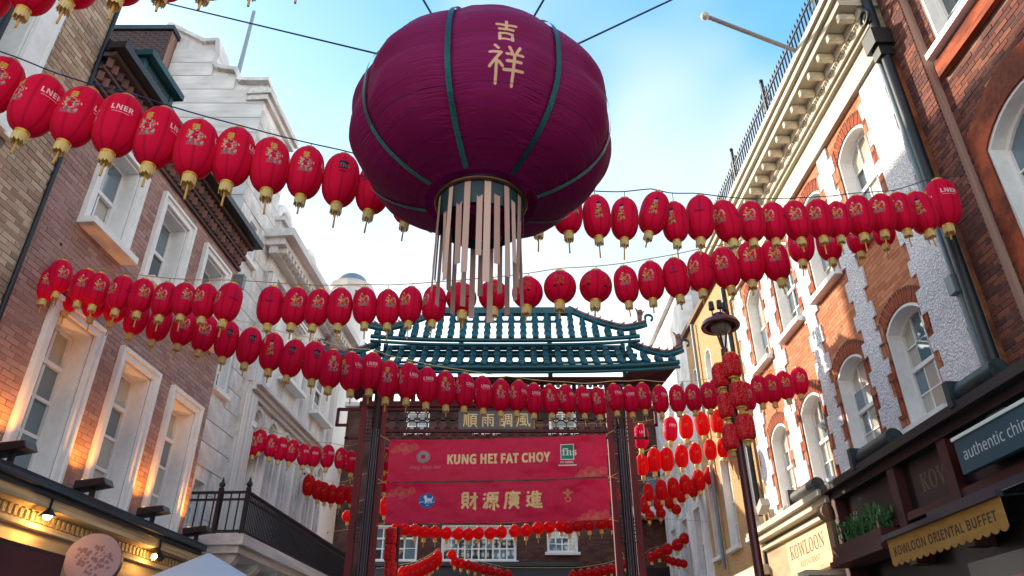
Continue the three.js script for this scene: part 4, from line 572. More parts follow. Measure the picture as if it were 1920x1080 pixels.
banner('character_banner', 'crimson banner with four gold Chinese characters and a blue horse roundel, hung across the gate', [[725, 907], [1140, 897], [722, 982], [1143, 974]], GZ - .11, canvasTex(2048, 400, (x, w, h) => {
  x.fillStyle = RED; x.fillRect(0, 0, w, h); cloud(x, 120, 80, 1.25); cloud(x, 1890, 350, 1.4);
  x.fillStyle = '#1673b8'; x.beginPath(); x.arc(376, 175, 74, 0, 7); x.fill(); x.fillStyle = '#e8ecf4'; x.strokeStyle = '#e8ecf4';
  x.beginPath(); for (const [a, b] of [[340, 142], [352, 122], [364, 116], [370, 128], [378, 150], [404, 154], [420, 146], [428, 128], [432, 136], [426, 160], [418, 178], [424, 196], [410, 190], [398, 184], [376, 190], [366, 204], [352, 206], [364, 190], [356, 168], [352, 150]]) x.lineTo(a, b); x.fill(); x.lineWidth = 6; x.beginPath(); x.moveTo(306, 200); x.quadraticCurveTo(340, 176, 372, 196); x.quadraticCurveTo(410, 206, 444, 190); x.stroke(); x.beginPath(); x.moveTo(366, 222); x.lineTo(392, 222); x.stroke();
  x.strokeStyle = '#ffd996'; ['cai', 'yuan', 'guang', 'jin'].forEach((n, k) => glyph(x, n, 685 + k * 198, 90, 164, 23, 'butt', 1.12));
  x.strokeStyle = '#d99a6a'; x.lineWidth = 8; x.beginPath(); x.arc(1672, 190, 24, 0, 7); x.stroke(); for (const [a, b] of [[1640, 110], [1672, 84], [1704, 110]]) { x.beginPath(); x.moveTo(1672, 160); x.lineTo(a, b); x.moveTo((1672 + a) / 2, (160 + b) / 2); x.lineTo(a - 18, b + 10); x.moveTo((1672 + a) / 2, (160 + b) / 2); x.lineTo(a + 18, b + 10); x.stroke(); } wear(x, w, h);
}));

// ================================================================ LANTERNS
const LR = '#f20a46';
function printBase(x, w, h, col = LR) { x.fillStyle = col; x.fillRect(0, 0, w, h); x.fillStyle = 'rgba(110,0,25,.16)'; for (let k = 0; k < 8; k++) x.fillRect(w * k / 8 - 12, 0, 24, h); x.fillStyle = 'rgba(90,0,20,.4)'; for (let k = 0; k < 8; k++) x.fillRect(w * k / 8, 0, 2.5, h); x.fillStyle = 'rgba(120,0,25,.22)'; for (let y = 0; y < h; y += 7) x.fillRect(0, y, w, 2); }
function bouquet(x, cx, cy, s, golden) { const cols = golden ? ['#d9a93a', '#e6c05a', '#c9913a', '#e58aa0', '#8a9a5a', '#d6cfc0'] : ['#caa25a', '#d98a8a', '#e0c9b0', '#7c8a7a', '#b9b2a8']; for (let k = 0; k < 46; k++) { x.fillStyle = cols[Math.floor(rnd() * cols.length)]; const a = rnd() * 6.3, r = Math.sqrt(rnd()) * 36 * s; x.beginPath(); x.ellipse(cx + Math.cos(a) * r, cy + Math.sin(a) * r * 1.1, (2 + rnd() * 5) * s, (2 + rnd() * 4) * s, rnd() * 3, 0, 7); x.fill(); } x.fillStyle = '#8f8f90'; for (let k = 0; k < 6; k++) x.fillRect(cx - 34 * s + rnd() * 8, cy + (26 + k * 3) * s, (50 + rnd() * 18) * s, 1.6 * s); if (!golden) { x.strokeStyle = '#d8b04a'; glyph(x, 'fu', cx - 22 * s, cy - 62 * s, 30 * s, 4.5 * s); } }
function childFig(x, cx, cy, s) { for (let k = 0; k < 70; k++) { const t = rnd(), w = (10 + t * 16) * s; x.fillStyle = ['#c9a03c', '#d8b862', '#7d5a34', '#8f8a80', '#b98a3a', '#5a3a34'][Math.floor(rnd() * 6)]; x.beginPath(); x.ellipse(cx + (rnd() - .5) * 2 * w, cy + (-6 + t * 66) * s, (2 + rnd() * 5) * s, (2 + rnd() * 4) * s, rnd() * 3, 0, 7); x.fill(); } x.fillStyle = '#d99aa8'; x.beginPath(); x.ellipse(cx + 2 * s, cy - 20 * s, 12 * s, 14 * s, 0, 0, 7); x.fill(); x.fillStyle = '#2a1c22'; x.beginPath(); x.ellipse(cx + 2 * s, cy - 33 * s, 14 * s, 5 * s, 0, 0, 7); x.fill(); x.fillRect(cx - 6 * s, cy - 42 * s, 16 * s, 8 * s); x.fillStyle = '#7a2a3a'; x.fillRect(cx - 4 * s, cy - 23 * s, 3 * s, 2 * s); x.fillRect(cx + 5 * s, cy - 23 * s, 3 * s, 2 * s); x.fillRect(cx - 1 * s, cy - 13 * s, 6 * s, 2 * s); }
const lanternMat = (draw, col, trans = .3) => new THREE.MeshPhysicalMaterial({ map: canvasTex(768, 384, (x, w, h) => { printBase(x, w, h, col); draw(x, w, h); }), roughness: .75, transmission: trans, thickness: 0, side: THREE.DoubleSide, specularIntensity: .22 });
const seq = (f) => (x, w, h) => { for (const k of [0, .5]) f(x, w * k, w, h); };
const PRINT = {
  lettering: [lanternMat(seq((x, o, w, h) => { bouquet(x, o + w * .12, h * .5, 1.55); x.fillStyle = '#f3e3e6'; x.font = 'bold 50px sans-serif'; x.fillText('LNER', o + w * .275, h * .44); x.fillRect(o + w * .29, h * .475, 96, 2.5); })), 'white lettering'],
  floral: [lanternMat(seq((x, o, w, h) => { bouquet(x, o + w * .12, h * .46, 1.65, true); x.strokeStyle = '#2f3a8c'; x.lineWidth = 8; x.beginPath(); x.arc(o + w * .37, h * .4, 13, .5, 5.8); x.stroke(); x.fillStyle = '#5a1030'; x.fillRect(o + w * .31, h * .485, 92, 7); x.fillRect(o + w * .33, h * .52, 60, 4); })), 'gold flowers'],
  square: [lanternMat(seq((x, o, w, h) => { x.fillStyle = '#16323c'; x.fillRect(o + w * .08, h * .3, 66, 66); x.fillStyle = '#c0606c'; x.font = 'bold 48px serif'; x.fillText('fhs', o + w * .085, h * .44); x.fillStyle = '#4a0d22'; x.fillRect(o + w * .08, h * .5, 66, 5); x.fillRect(o + w * .095, h * .53, 48, 4); childFig(x, o + w * .36, h * .46, 1.5); })), 'dark emblem'],
  face: [lanternMat((x, w, h) => { for (let k = 0; k < 4; k++) { const o = w * (k + .5) / 4; x.fillStyle = '#9a6a4a'; for (let j = 0; j < 30; j++) { x.beginPath(); x.arc(o - 40 + rnd() * 80, h * .3 + rnd() * h * .3, 3 + rnd() * 6, 0, 7); x.fill(); } x.fillStyle = '#3a1024'; x.beginPath(); x.arc(o - 26, h * .68, 14, 0, 7); x.arc(o + 26, h * .66, 12, 0, 7); x.fill(); } }), 'dark spots'],
  plain: [lanternMat((x, w, h) => { for (let k = 0; k < 4; k++) { x.fillStyle = '#d98a3a'; for (let j = 0; j < 12; j++) { x.beginPath(); x.arc(w * (k + .5) / 4 - 24 + rnd() * 48, h * .42 + rnd() * 60, 4 + rnd() * 7, 0, 7); x.fill(); } } }, '#ee1626', .55), 'gold dabs'],
  dotted: [lanternMat((x, w, h) => { x.fillStyle = '#e9c08a'; for (let k = 0; k < 900; k++) { x.beginPath(); x.arc(rnd() * w, rnd() * h, 1.5 + rnd() * 2.5, 0, 7); x.fill(); } }, '#ee1230', .1), 'gold speckles'],
};
function bodyProfile(kind) {
  const pts = [], n = 40; for (let k = 0; k <= n; k++) { const t = k / n, y = t - .5; let r; if (kind === 'round') r = .5 * Math.sqrt(Math.max(0, 1 - Math.pow(y * 2 * .96, 2))) ; else if (kind === 'drum') r = .5 * Math.pow(Math.max(0, 1 - Math.pow(Math.abs(y * 2) * .97, 5)), .4); else r = .5 * Math.pow(Math.max(0, 1 - Math.pow(Math.abs(y * 2) * .96, 2.9)), .52); pts.push([Math.max(.12, r) + (k % 2 ? .006 : -.006), y]); } return pts;
}
const fringeGeo = (() => { const gs = []; for (let k = 0; k < 26; k++) { const a = k / 26 * 6.283, l = .9 + ((k * 7) % 5) * .06; gs.push(new THREE.BoxGeometry(.04, l, .01).translate(0, -l / 2, .175 + ((k * 5) % 3) * .006).rotateY(a)); } return merge(gs); })();
const fringeLong = new THREE.CylinderGeometry(.5, .65, 1, 8), cyl = new THREE.CylinderGeometry(1, 1, 1, 20), wireG = new THREE.CylinderGeometry(1, 1, 1, 4);
const bodies = { oval: lathe(bodyProfile('oval'), 28), round: lathe(bodyProfile('round'), 28), drum: lathe(bodyProfile('drum'), 28) };
const fringeMat = new THREE.MeshPhysicalMaterial({ color: '#edcf86', roughness: .7, transmission: .25, side: THREE.DoubleSide }), tasselMat = std('#c99a4f', .85), capMat = std('#d6a23c', .4, { metalness: .5 });
function lantern(pos, D, H, shape, print, faceU, label, group, hang, tilt = 0, tasselLen = .15) {
  const g = thing('red_lantern', label, 'lantern', pos.toArray(), 0, group), toCam = Math.atan2(-pos.x, -pos.z); g.rotation.set(0, toCam - faceU * Math.PI * 2, 0); { g.rotation.order = 'ZYX'; g.rotation.z = tilt + (shape === 'drum' ? 0 : rr(-.09, .09)); g.rotation.x = shape === 'drum' ? 0 : rr(-.06, .06); }
  const b = mesh('shade', bodies[shape], PRINT[print][0], g); b.scale.set(D, H, D);
  const cr = shape === 'drum' ? .3 : .17; for (const s of [1, -1]) { const c = mesh(s > 0 ? 'top_cap' : 'bottom_cap', cyl, capMat, g); c.scale.set(D * cr, D * .07, D * cr); c.position.y = s * (H / 2 + D * .015); }
  const f = mesh('fringe', fringeGeo, fringeMat, g); f.scale.set(D * .85, D * .26, D * .85); f.position.y = -H / 2 - D * .03;
  if (tasselLen) { const t = mesh('tassel', fringeLong, tasselMat, g); t.scale.set(D * .045, tasselLen, D * .045); t.position.y = -H / 2 - D * .22 - tasselLen / 2; }
  if (hang > .01) { const w = mesh('hanger', wireG, M.wire, g); w.scale.set(.004, hang, .004); w.position.y = H / 2 + D * .04 + hang / 2; }
  return g;
}
// a row: lanterns hang below one string, in the vertical plane between its two wall hooks
function row(desc, group, A, B, list, o = {}) {
  const [x0, z0, y0] = A, [x1, z1, y1] = B, items = [];
  for (const it of list) { const [px, py, w, shape = 'oval', print = o.print || 'floral', fu = .12, tilt = 0] = it, [a, b] = ray(px, py), t = (a * z0 - x0) / ((x1 - x0) - a * (z1 - z0)), z = z0 + (z1 - z0) * t, p = V(x0 + (x1 - x0) * t, EYE + b * z, -z); const dep = z * (CP + b * SP), st = Math.sqrt(1 + Math.pow((px - 960) / F, 2)); let D = w / st * dep / F; D = Math.min(o.max || .4, Math.max(o.min || .2, D)); items.push({ t, p, D, H: D * (shape === 'round' ? 1.02 : shape === 'drum' ? 1.4 : o.ratio || 1.7), shape, print, fu, tilt }); }
  items.sort((m, n) => m.t - n.t);
  const top = items.map((i) => i.p.y + i.H / 2 + i.D * .05 + .05), pts = [V(x0, y0, -z0)];
  items.forEach((i, k) => { const n = items.length, hi = Math.max(top[k], (top[Math.max(0, k - 1)] + top[k] + top[Math.min(n - 1, k + 1)]) / 3); i.sy = hi; pts.push(V(i.p.x, hi, i.p.z)); });
  pts.push(V(x1, y1, -z1));
  items.forEach((i) => lantern(i.p, i.D, i.H, i.shape, i.print, i.fu + rr(-.04, .04), `red ${i.shape === 'round' ? 'round' : 'oval'} lantern with ${PRINT[i.print][1]} ${desc}`, group, i.sy - i.p.y - i.H / 2 - i.D * .04, i.tilt, o.tassel === undefined ? rr(.1, .17) : o.tassel));
  const s = thing('lantern_string', 'thin cord carrying red lanterns ' + desc, 'cord', pts[0].toArray(), 0), c = new THREE.CurvePath(); mesh('cord', new THREE.TubeGeometry(new THREE.CatmullRomCurve3(pts.map((p) => p.clone().sub(pts[0])), false, 'catmullrom', .1), pts.length * 4, .006, 5), o.cord || M.rope, s);
  mesh('hook', new THREE.SphereGeometry(.025, 8, 6), M.black, s);
}
const Lt = 'lettering', Fl = 'floral', Sq = 'square', Fc = 'face';
const wallL = (s) => -L0 + LS * s, wallR = (s) => R0 - RS * s;
row('on the string passing behind the giant lantern', 'lanterns on the string behind the giant lantern', [-6.1, 3.0, 6.2], [wallR(7.5), 7.5, 7.55], [
  [-5, 160, 90, 'oval', Lt, .12], [69, 198, 94, 'oval', Lt, .33], [146, 219, 88, 'oval', Lt, .17], [221, 235, 89, 'oval', Lt, .33], [295, 258, 84, 'oval', Lt, .2], [367, 280, 83, 'oval', Lt, .14], [438, 294, 77, 'oval', Lt, .14], [506, 311, 74, 'oval', Lt, .14], [573, 324, 67, 'oval', Lt, .14], [639, 338, 68, 'oval', Sq, .12], [701, 353, 64, 'oval', Sq, .2], [765, 378, 56], [1011, 392, 56, 'oval', Sq, .1], [1064, 397, 56, 'oval', Sq, .3], [1119, 407, 53, 'oval', Sq, .36], [1171, 411, 52, 'oval', Sq, .4], [1226, 400, 54, 'oval', Sq, .36, -.2], [1266, 417, 50, 'oval', Sq, .36], [1313, 409, 56, 'oval', Fl, .4], [1362, 415, 53, 'oval', Fl, .16], [1409, 416, 52], [1450, 416, 50, 'oval', Fl, .2], [1493, 414, 52], [1536, 411, 52], [1571, 413, 49], [1611, 405, 55], [1653, 401, 54], [1689, 398, 54], [1726, 398, 58, 'oval', Sq, .36], [1767, 381, 68, 'oval', Lt, .3]], { cord: M.ropeBlue, max: .4 });
row('on the string below the giant lantern ribbons', 'lanterns on the string below the ribbons', [wallL(7.9), 7.9, 6.75], [wallR(7.67), 7.67, 7.3], [
  [89, 534, 48], [112, 519, 48], [156, 536, 47], [182, 543, 47], [226, 550, 48, 'oval', Fl, .25], [265, 555, 47], [308, 562, 47, 'oval', Fl, .18], [344, 562, 46], [384, 565, 47, 'oval', Fl, .25], [428, 567, 51, 'oval', Fl, .28], [507, 574, 50, 'oval', Fl, .37], [553, 575, 49], [595, 577, 47], [637, 576, 48], [684, 574, 46, 'oval', Fl, .16], [727, 577, 45], [769, 572, 45, 'oval', Fl, .18], [814, 570, 45, 'oval', Fl, .3], [865, 559, 57, 'round', Fc], [925, 554, 56, 'round', Fc], [989, 549, 58, 'round', Fc], [1050, 539, 62, 'round', Fc], [1117, 537, 62, 'round', Fc, .2], [1174, 534, 46], [1221, 527, 49, 'oval', Fl, .18], [1268, 521, 50, 'oval', Fl, .37], [1314, 510, 51, 'oval', Fl, .18], [1360, 503, 53], [1407, 492, 54], [1453, 489, 53], [1502, 458, 50], [1554, 456, 48], [1608, 446, 44], [1656, 432, 44], [1729, 410, 46]], { ratio: 1.62 });
const CL = []; { const pts = [[132, 554], [178, 565], [219, 573], [256, 596], [299, 607], [344, 615], [384, 626], [425, 637], [467, 649], [509, 660], [548, 672], [588, 677], [620, 692], [658, 697], [696, 697], [727, 712], [765, 715], [800, 723], [835, 729], [871, 732], [905, 737], [939, 742], [971, 743], [1001, 748], [1032, 749], [1062, 749], [1093, 751], [1121, 753], [1153, 746], [1182, 749], [1206, 744], [1238, 749], [1270, 748], [1300, 746], [1329, 743], [1346, 735], [1400, 744], [1425, 731], [1448, 729], [1472, 723], [1499, 715]]; pts.forEach(([x, y], k) => { const w = x < 640 ? 45 : x < 1100 ? 45 - (x - 640) / 460 * 14 : x < 1350 ? 31.5 : 34; const pr = k < 7 ? Fl : k < 12 ? Sq : k < 32 ? Lt : Fl; CL.push([x, y, w, 'oval', pr, pr === Lt ? (k % 3 === 0 ? .12 : k % 3 === 1 ? .24 : .33) : k === 9 ? .36 : .12]); }); }
row('on the string in front of the gate eaves', 'lanterns on the string in front of the gate eaves', [wallL(8.3), 8.3, 6.5], [wallR(12.6), 12.6, 7.2], CL, { ratio: 1.72, cord: M.goldPale });
row('on the near string above the pale brick house', 'lanterns on the near overhead string', [-6.13, 3.5, 6.9], [5.9, 3.5, 7.4], [[-15, -18, 88], [67, -28, 90], [150, -40, 88], [235, -46, 88], [316, -54, 86], [400, -58, 84], [482, -70, 84], [565, -78, 84], [668, -84, 84]], {});
row('on the string behind the gate posts', 'lanterns on the string behind the gate posts', [wallL(14.95) - .2, 14.95, 6.6], [wallR(18.7), 18.7, 7.9], [[475, 833, 28, 'oval', Lt, .1], [487, 827, 27, 'oval', Lt, .12], [508, 836, 27, 'oval', Lt, .12], [526, 842, 27, 'oval', Lt, .3], [547, 846, 26, 'oval', Lt, .12], [569, 853, 25, 'oval', Lt, .3], [589, 856, 24, 'oval', Lt, .32], [614, 856, 26, 'oval', Lt, .3], [639, 860, 24, 'oval', Lt, .15], [658, 867, 25, 'oval', Lt, .3], [722, 862, 25, 'oval', Lt], [1202, 819, 29, 'oval', Lt, .3], [1257, 805, 28, 'oval', Lt, .3], [1286, 801, 28, 'oval', 'plain'], [1316, 795, 28, 'oval', 'plain'], [1345, 791, 28, 'oval', 'plain']], { max: .38 });
row('on the second string beyond the gate', 'lanterns on the second string beyond the gate', [wallL(18.05), 18.05, 6.5], [wallR(18.6) - .02, 18.6, 7.2], [[579, 910, 24, 'oval', 'plain'], [596, 919, 22, 'oval', 'plain'], [608, 923, 22, 'oval', 'plain'], [622, 927, 21, 'oval', 'plain'], [639, 928, 22, 'oval', 'plain'], [658, 928, 20, 'oval', 'plain'], [722, 905, 22, 'oval', 'plain'], [1204, 872, 24, 'oval', 'plain'], [1227, 863, 27, 'oval', 'plain'], [1250, 862, 27, 'oval', 'plain'], [1278, 856, 26, 'oval', 'plain'], [1304, 851, 24, 'oval', 'plain'], [1332, 844, 24, 'oval', 'plain'], [1356, 840, 23, 'oval', 'plain']], { cord: M.goldPale });
row('on the third string beyond the gate', 'lanterns on the third string beyond the gate', [wallL(20) + .3, 20, 6.4], [wallR(20), 20, 7.4], [[651, 968, 20, 'round', 'plain'], [722, 950, 21, 'oval', 'plain'], [1150, 925, 21, 'oval', 'plain'], [1216, 924, 20, 'oval', 'plain'], [1240, 919, 23, 'oval', 'plain'], [1263, 915, 23, 'oval', 'plain'], [1285, 909, 22, 'oval', 'plain'], [1310, 901, 24, 'oval', 'plain'], [1331, 892, 21, 'oval', 'plain']], { cord: M.goldPale });
row('on the fourth string beyond the gate', 'lanterns on the fourth string beyond the gate', [-4.9, 21.6, 6.3], [wallR(21.6), 21.6, 7.4], [[1209, 947, 20, 'oval', 'plain'], [1218, 967, 19, 'round', 'plain'], [1235, 941, 20, 'oval', 'plain'], [1239, 962, 19, 'round', 'plain'], [1254, 938, 19, 'oval', 'plain'], [1268, 955, 19, 'round', 'plain'], [1277, 926, 20, 'oval', 'plain'], [1299, 916, 20, 'oval', 'plain']], { tassel: .1 });
{ const h = []; for (const [x, y] of [[743, 992], [759, 993], [778, 995], [796, 998], [816, 998], [837, 1000], [859, 1001], [878, 1002], [897, 1000], [919, 1000], [940, 998], [965, 996], [987, 995], [1009, 990], [1030, 988], [1052, 986], [1066, 990], [1083, 986], [1104, 984], [1127, 982], [1148, 983]]) h.push([x, y, 22, 'round', 'plain', .12]); row('on the string showing under the banners', 'round lanterns under the banners', [-5.1, 20.8, 5.6], [5.5, 20.8, 5.9], h, { tassel: .16 }); }
{ const j = [[847, 1040], [853, 1053], [865, 1057], [878, 1060], [892, 1064], [906, 1068], [920, 1071], [936, 1075], [952, 1078], [1075, 1079], [1090, 1077], [1104, 1075], [1119, 1073], [1133, 1070], [1147, 1067], [1160, 1063], [1172, 1057]].map(([x, y]) => [x, y, 17, 'round', 'plain', .12]); row('on the low sagging string before the end building', 'round lanterns on the low sagging string', [-1.6, 23, 5.4], [3.2, 23, 5.7], j, { tassel: .08, cord: M.goldPale });
  const k = [[821, 1047], [813, 1054], [806, 1059], [798, 1063], [790, 1067], [781, 1071], [772, 1074], [763, 1076], [753, 1078]].map(([x, y]) => [x, y, 17, 'oval', 'plain', .12]); row('on the short dropping string', 'lanterns on the short dropping string', [-3.9, 22.4, 4.9], [-1.75, 23.2, 5.5], k, { tassel: .08, cord: M.goldPale });
  const m = [[1221, 1045, 17], [1235, 1038, 19], [1251, 1030, 21], [1270, 1022, 22], [1283, 1010, 20], [1252, 1049, 15], [1262, 1053, 15], [1272, 1055, 15], [1282, 1057, 15]].map(([x, y, w]) => [x, y, w, 'round', 'plain', .12]); row('on the low string before the white ledge', 'round lanterns before the white ledge', [3.4, 23.5, 5.0], [6.3, 23.5, 7.0], m, { tassel: 0 }); }
// giant lantern
{
  const c = atz(905, 250, 3.85), R = .88, hh = .6, g = thing('giant_lantern', 'giant crimson purple globe lantern with gold characters and beige ribbons hanging over the street', 'lantern', c.toArray());
  const glyphTex = canvasTex(512, 1024, (x) => { x.fillStyle = '#7e0a4c'; x.fillRect(0, 0, 512, 1024); for (let k = 0; k < 90; k++) { x.strokeStyle = `rgba(${rnd() < .5 ? '150,40,90' : '50,0,40'},.16)`; x.lineWidth = 1 + rnd() * 3; const y = rnd() * 1024; x.beginPath(); x.moveTo(0, y); x.quadraticCurveTo(256, y + rr(-30, 30), 512, y + rr(-20, 20)); x.stroke(); } x.strokeStyle = '#e0b08a'; glyph(x, 'ji', 186, 430, 140, 14, 'round', 1.05); glyph(x, 'xiang', 170, 600, 172, 14, 'round', 1.15); x.fillStyle = 'rgba(50,0,30,.5)'; for (const y of [270, 520, 780]) x.fillRect(0, y, 512, 4); });
  const plainTex = canvasTex(256, 512, (x) => { x.fillStyle = '#7e0a4c'; x.fillRect(0, 0, 256, 512); for (let k = 0; k < 90; k++) { x.strokeStyle = `rgba(${rnd() < .5 ? '150,40,90' : '50,0,40'},.16)`; x.lineWidth = 1 + rnd() * 2; const y = rnd() * 512; x.beginPath(); x.moveTo(0, y); x.quadraticCurveTo(128, y + rr(-20, 20), 256, y + rr(-12, 12)); x.stroke(); } x.fillStyle = 'rgba(50,0,30,.5)'; for (const y of [135, 260, 390]) x.fillRect(0, y, 256, 3); });
  const wrk = canvasTex(256, 512, (x) => { x.fillStyle = '#808080'; x.fillRect(0, 0, 256, 512); for (let k = 0; k < 420; k++) { const left = rnd() < .5, y = rnd() * 512, l = 20 + rnd() * 90, c = rnd() < .5 ? 40 : 215; x.strokeStyle = `rgba(${c},${c},${c},.22)`; x.lineWidth = 1 + rnd() * 3; x.beginPath(); x.moveTo(left ? 0 : 256, y); x.quadraticCurveTo(left ? l * .6 : 256 - l * .6, y + rr(-4, 4), left ? l : 256 - l, y + rr(-12, 12)); x.stroke(); } }); wrk.colorSpace = THREE.NoColorSpace;
  const fab = (t) => new THREE.MeshPhysicalMaterial({ map: t, roughness: .65, specularIntensity: .3, transmission: .15, bumpMap: wrk, bumpScale: .012, side: THREE.DoubleSide });
  const mg = fab(glyphTex), mp = fab(plainTex), NG = 8, off = -.2;                            // front gore between the ribs left and right of the axis
  const rad = (v) => { const y = 1 - 2 * v; return R * Math.pow(Math.max(0, 1 - Math.pow(Math.abs(y) * .93, 2.6)), .5); };
  const nz = (u, v, k) => (fbmT(u * .5 + k * .13, v, 12, 31, 3) - .5) * .02;
  for (let k = 0; k < NG; k++) { const n = 18, m = 36, P = [], U = [], I = []; for (let j = 0; j <= m; j++) for (let i = 0; i <= n; i++) { const u = i / n, v = j / m, a = off + (k + u) / NG * Math.PI * 2, band = Math.abs(Math.sin(v * Math.PI * 4)), bulge = 1 + .055 * Math.sin(u * Math.PI) * (.55 + .45 * band) - .03, r = Math.max(.26, rad(v)) * bulge + nz(u, v, k); P.push(Math.sin(a) * r, hh * (1 - 2 * v), Math.cos(a) * r); U.push(u, 1 - v); } for (let j = 0; j < m; j++) for (let i = 0; i < n; i++) { const q = j * (n + 1) + i; I.push(q, q + n + 1, q + 1, q + 1, q + n + 1, q + n + 2); } const geo = new THREE.BufferGeometry(); geo.setAttribute('position', new THREE.Float32BufferAttribute(P, 3)); geo.setAttribute('uv', new THREE.Float32BufferAttribute(U, 2)); geo.setIndex(I); geo.computeVertexNormals(); mesh('fabric_gore', geo, k === 0 ? mg : mp, g); }
  const ribM = new THREE.MeshPhysicalMaterial({ color: '#2f6a6c', metalness: 1, roughness: .3, bumpMap: grain, bumpScale: .01 });
  for (let k = 0; k < NG; k++) { const a = off + k / NG * Math.PI * 2, P = [], I = [], U = []; const m = 40, w = .017; for (let j = 0; j <= m; j++) { const v = j / m, r = Math.max(.27, rad(v)) * .985 + .012; for (const s of [-1, 1]) { P.push(Math.sin(a) * r + Math.cos(a) * w * s, hh * (1 - 2 * v), Math.cos(a) * r - Math.sin(a) * w * s); U.push(s * .5 + .5, v * 3); } } for (let j = 0; j < m; j++) { const q = j * 2; I.push(q, q + 2, q + 1, q + 1, q + 2, q + 3); } const geo = new THREE.BufferGeometry(); geo.setAttribute('position', new THREE.Float32BufferAttribute(P, 3)); geo.setAttribute('uv', new THREE.Float32BufferAttribute(U, 2)); geo.setIndex(I); geo.computeVertexNormals(); mesh('rib_band', geo, new THREE.MeshPhysicalMaterial({ color: '#2f6a6c', metalness: 1, roughness: .3, bumpMap: grain, bumpScale: .01, side: THREE.DoubleSide }), g); }
  mesh('top_ring', new THREE.TorusGeometry(.27, .03, 10, 40).rotateX(Math.PI / 2).translate(0, hh + .01, 0), M.gold, g);
  mesh('bottom_ring', new THREE.TorusGeometry(.285, .022, 10, 44).rotateX(Math.PI / 2).translate(0, -hh - .005, 0), std('#6a4a3a', .3, { metalness: .8 }), g);
  mesh('bottom_drum', new THREE.CylinderGeometry(.28, .27, .16, 40, 1, true).translate(0, -hh - .1, 0), std('#12323a', .5, { side: THREE.DoubleSide }), g);
  mesh('inner_panel', new THREE.CylinderGeometry(.2, .2, .2, 24, 1, true).translate(0, -hh - .05, 0), std('#7a1230', .6, { side: THREE.DoubleSide }), g);
  const rm = [std('#b9968c', .8, { side: THREE.DoubleSide }), std('#c6a59a', .8, { side: THREE.DoubleSide }), std('#ab877e', .8, { side: THREE.DoubleSide })];
  for (let k = 0; k < 28; k++) { const a = k / 28 * Math.PI * 2 + rr(-.03, .03), l = k % 2 ? rr(.66, .72) : rr(.5, .62), r = .272 + (k % 2) * .008, w = rr(.017, .022), dx = rr(-.02, .02), P = [], U = [], I = []; for (let j = 0; j <= 5; j++) { const t = j / 5; for (const s of [-1, 1]) { P.push(Math.sin(a) * (r + dx * t) + Math.cos(a) * w * s, -hh - .02 - l * t, Math.cos(a) * (r + dx * t) - Math.sin(a) * w * s); U.push(s, t); } } for (let j = 0; j < 5; j++) { const q = j * 2; I.push(q, q + 2, q + 1, q + 1, q + 2, q + 3); } const geo = new THREE.BufferGeometry(); geo.setAttribute('position', new THREE.Float32BufferAttribute(P, 3)); geo.setAttribute('uv', new THREE.Float32BufferAttribute(U, 2)); geo.setIndex(I); geo.computeVertexNormals(); mesh('ribbon', geo, rm[k % 3], g); }
  const cb = (a, b, label) => { const t = thing('suspension_cable', label, 'cable', a.toArray(), 0, 'cables holding the giant lantern'); mesh('cable', bar(V(0, 0, 0), b.clone().sub(a), .008, 6), M.wire, t); };
  const T = c.clone().add(V(0, hh, 0)); for (const [a, b] of [[T.clone().add(V(-.27, 0, 0)), V(-6.0, 9.6, -6.0)], [T.clone().add(V(.27, 0, 0)), V(5.9, 10.3, -4.7)], [T.clone().add(V(-.2, 0, .15)), V(-6.2, 13, 2.6)], [T.clone().add(V(.2, 0, .15)), V(5.9, 13, 2.6)]]) cb(a, b, 'thin dark cable holding the giant lantern');
}
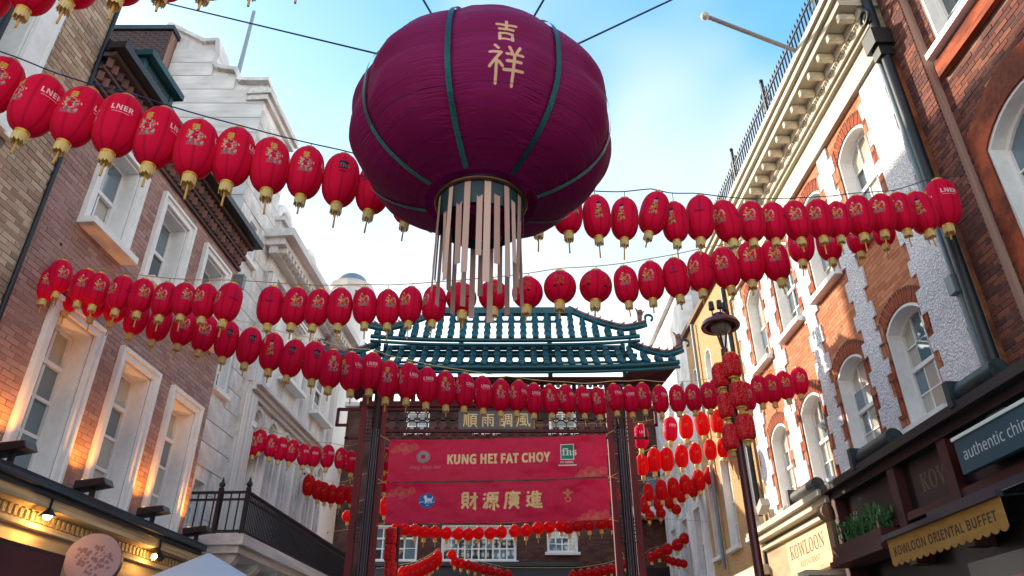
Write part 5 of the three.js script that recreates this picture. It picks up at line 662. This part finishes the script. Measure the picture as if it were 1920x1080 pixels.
// lamp post with speckled lanterns on the right, and the post beyond the gate
function post(name, label, p, h, lamp) {
  const g = thing(name, label, 'lamp post', [p.x, 0, p.z]); mesh('shaft', merge([new THREE.CylinderGeometry(.055, .075, h, 14).translate(0, h / 2, 0), new THREE.CylinderGeometry(.13, .16, 1, 14).translate(0, .5, 0)]), std('#4a0f16', .4), g);
  if (lamp) { mesh('hood', lathe([[.02, .34], [.1, .34], [.14, .28], [.28, .2], [.31, .13], [.3, .1], [.24, .12]], 36).translate(0, h + .28, 0), std('#5e141b', .35, { side: THREE.DoubleSide }), g); mesh('globe', new THREE.SphereGeometry(.17, 24, 12, 0, 6.3, Math.PI / 2, Math.PI / 2).translate(0, h + .42, 0), new THREE.MeshPhysicalMaterial({ color: '#e6dccb', roughness: .12, transmission: .8, side: THREE.DoubleSide }), g);
    mesh('arms', merge([bar(V(0, h - .1, 0), V(-.1, h + .42, 0), .018), bar(V(0, h - .1, 0), V(.1, h + .42, 0), .018), bar(V(0, h - .1, 0), V(0, h + .42, -.1), .018)]), std('#4a0f16', .4), g); for (const [x, z] of [[-.1, 0], [.02, .05], [.12, -.03]]) mesh('spotlight', merge([new THREE.CylinderGeometry(.04, .05, .14, 10).translate(x, h + .78, z), new THREE.CylinderGeometry(.012, .012, .12, 6).translate(x, h + .66, z)]), M.black, g); }
  return g;
}
{
  const b = atz(1390, 860, 10.5), p = V(b.x, 0, -10.5); post('street_lamp_post', 'dark red street lamp post with domed hood beside the orange brick house', p, 6.45, true);
  for (const [x, y, dz] of [[1372, 686, .12], [1352, 706, -.05], [1386, 741, .12], [1363, 762, -.05], [1398, 802, .12], [1372, 821, -.05]]) { const q = atz(x, y, 10.5 - dz); lantern(q, .27, .4, 'drum', 'dotted', .1, 'dark red gold-speckled lantern tied to the street lamp post', 'speckled lanterns on the lamp post', 0, 0, 0); }
  const c = atz(745, 1020, 17.5), p2 = V(c.x, 0, -17.5); post('rear_lamp_post', 'dark post carrying speckled lanterns seen beyond the left gate leg', p2, 5.1, false);
  for (const [x, y] of [[733, 1007], [731, 1037], [732, 1068]]) { const q = atz(x, y, 17.35); lantern(q, .27, .4, 'drum', 'dotted', .1, 'bright red gold-speckled lantern on the post beyond the gate', 'speckled lanterns beyond the gate', 0, 0, 0); }
}
renderer.render(scene, camera);
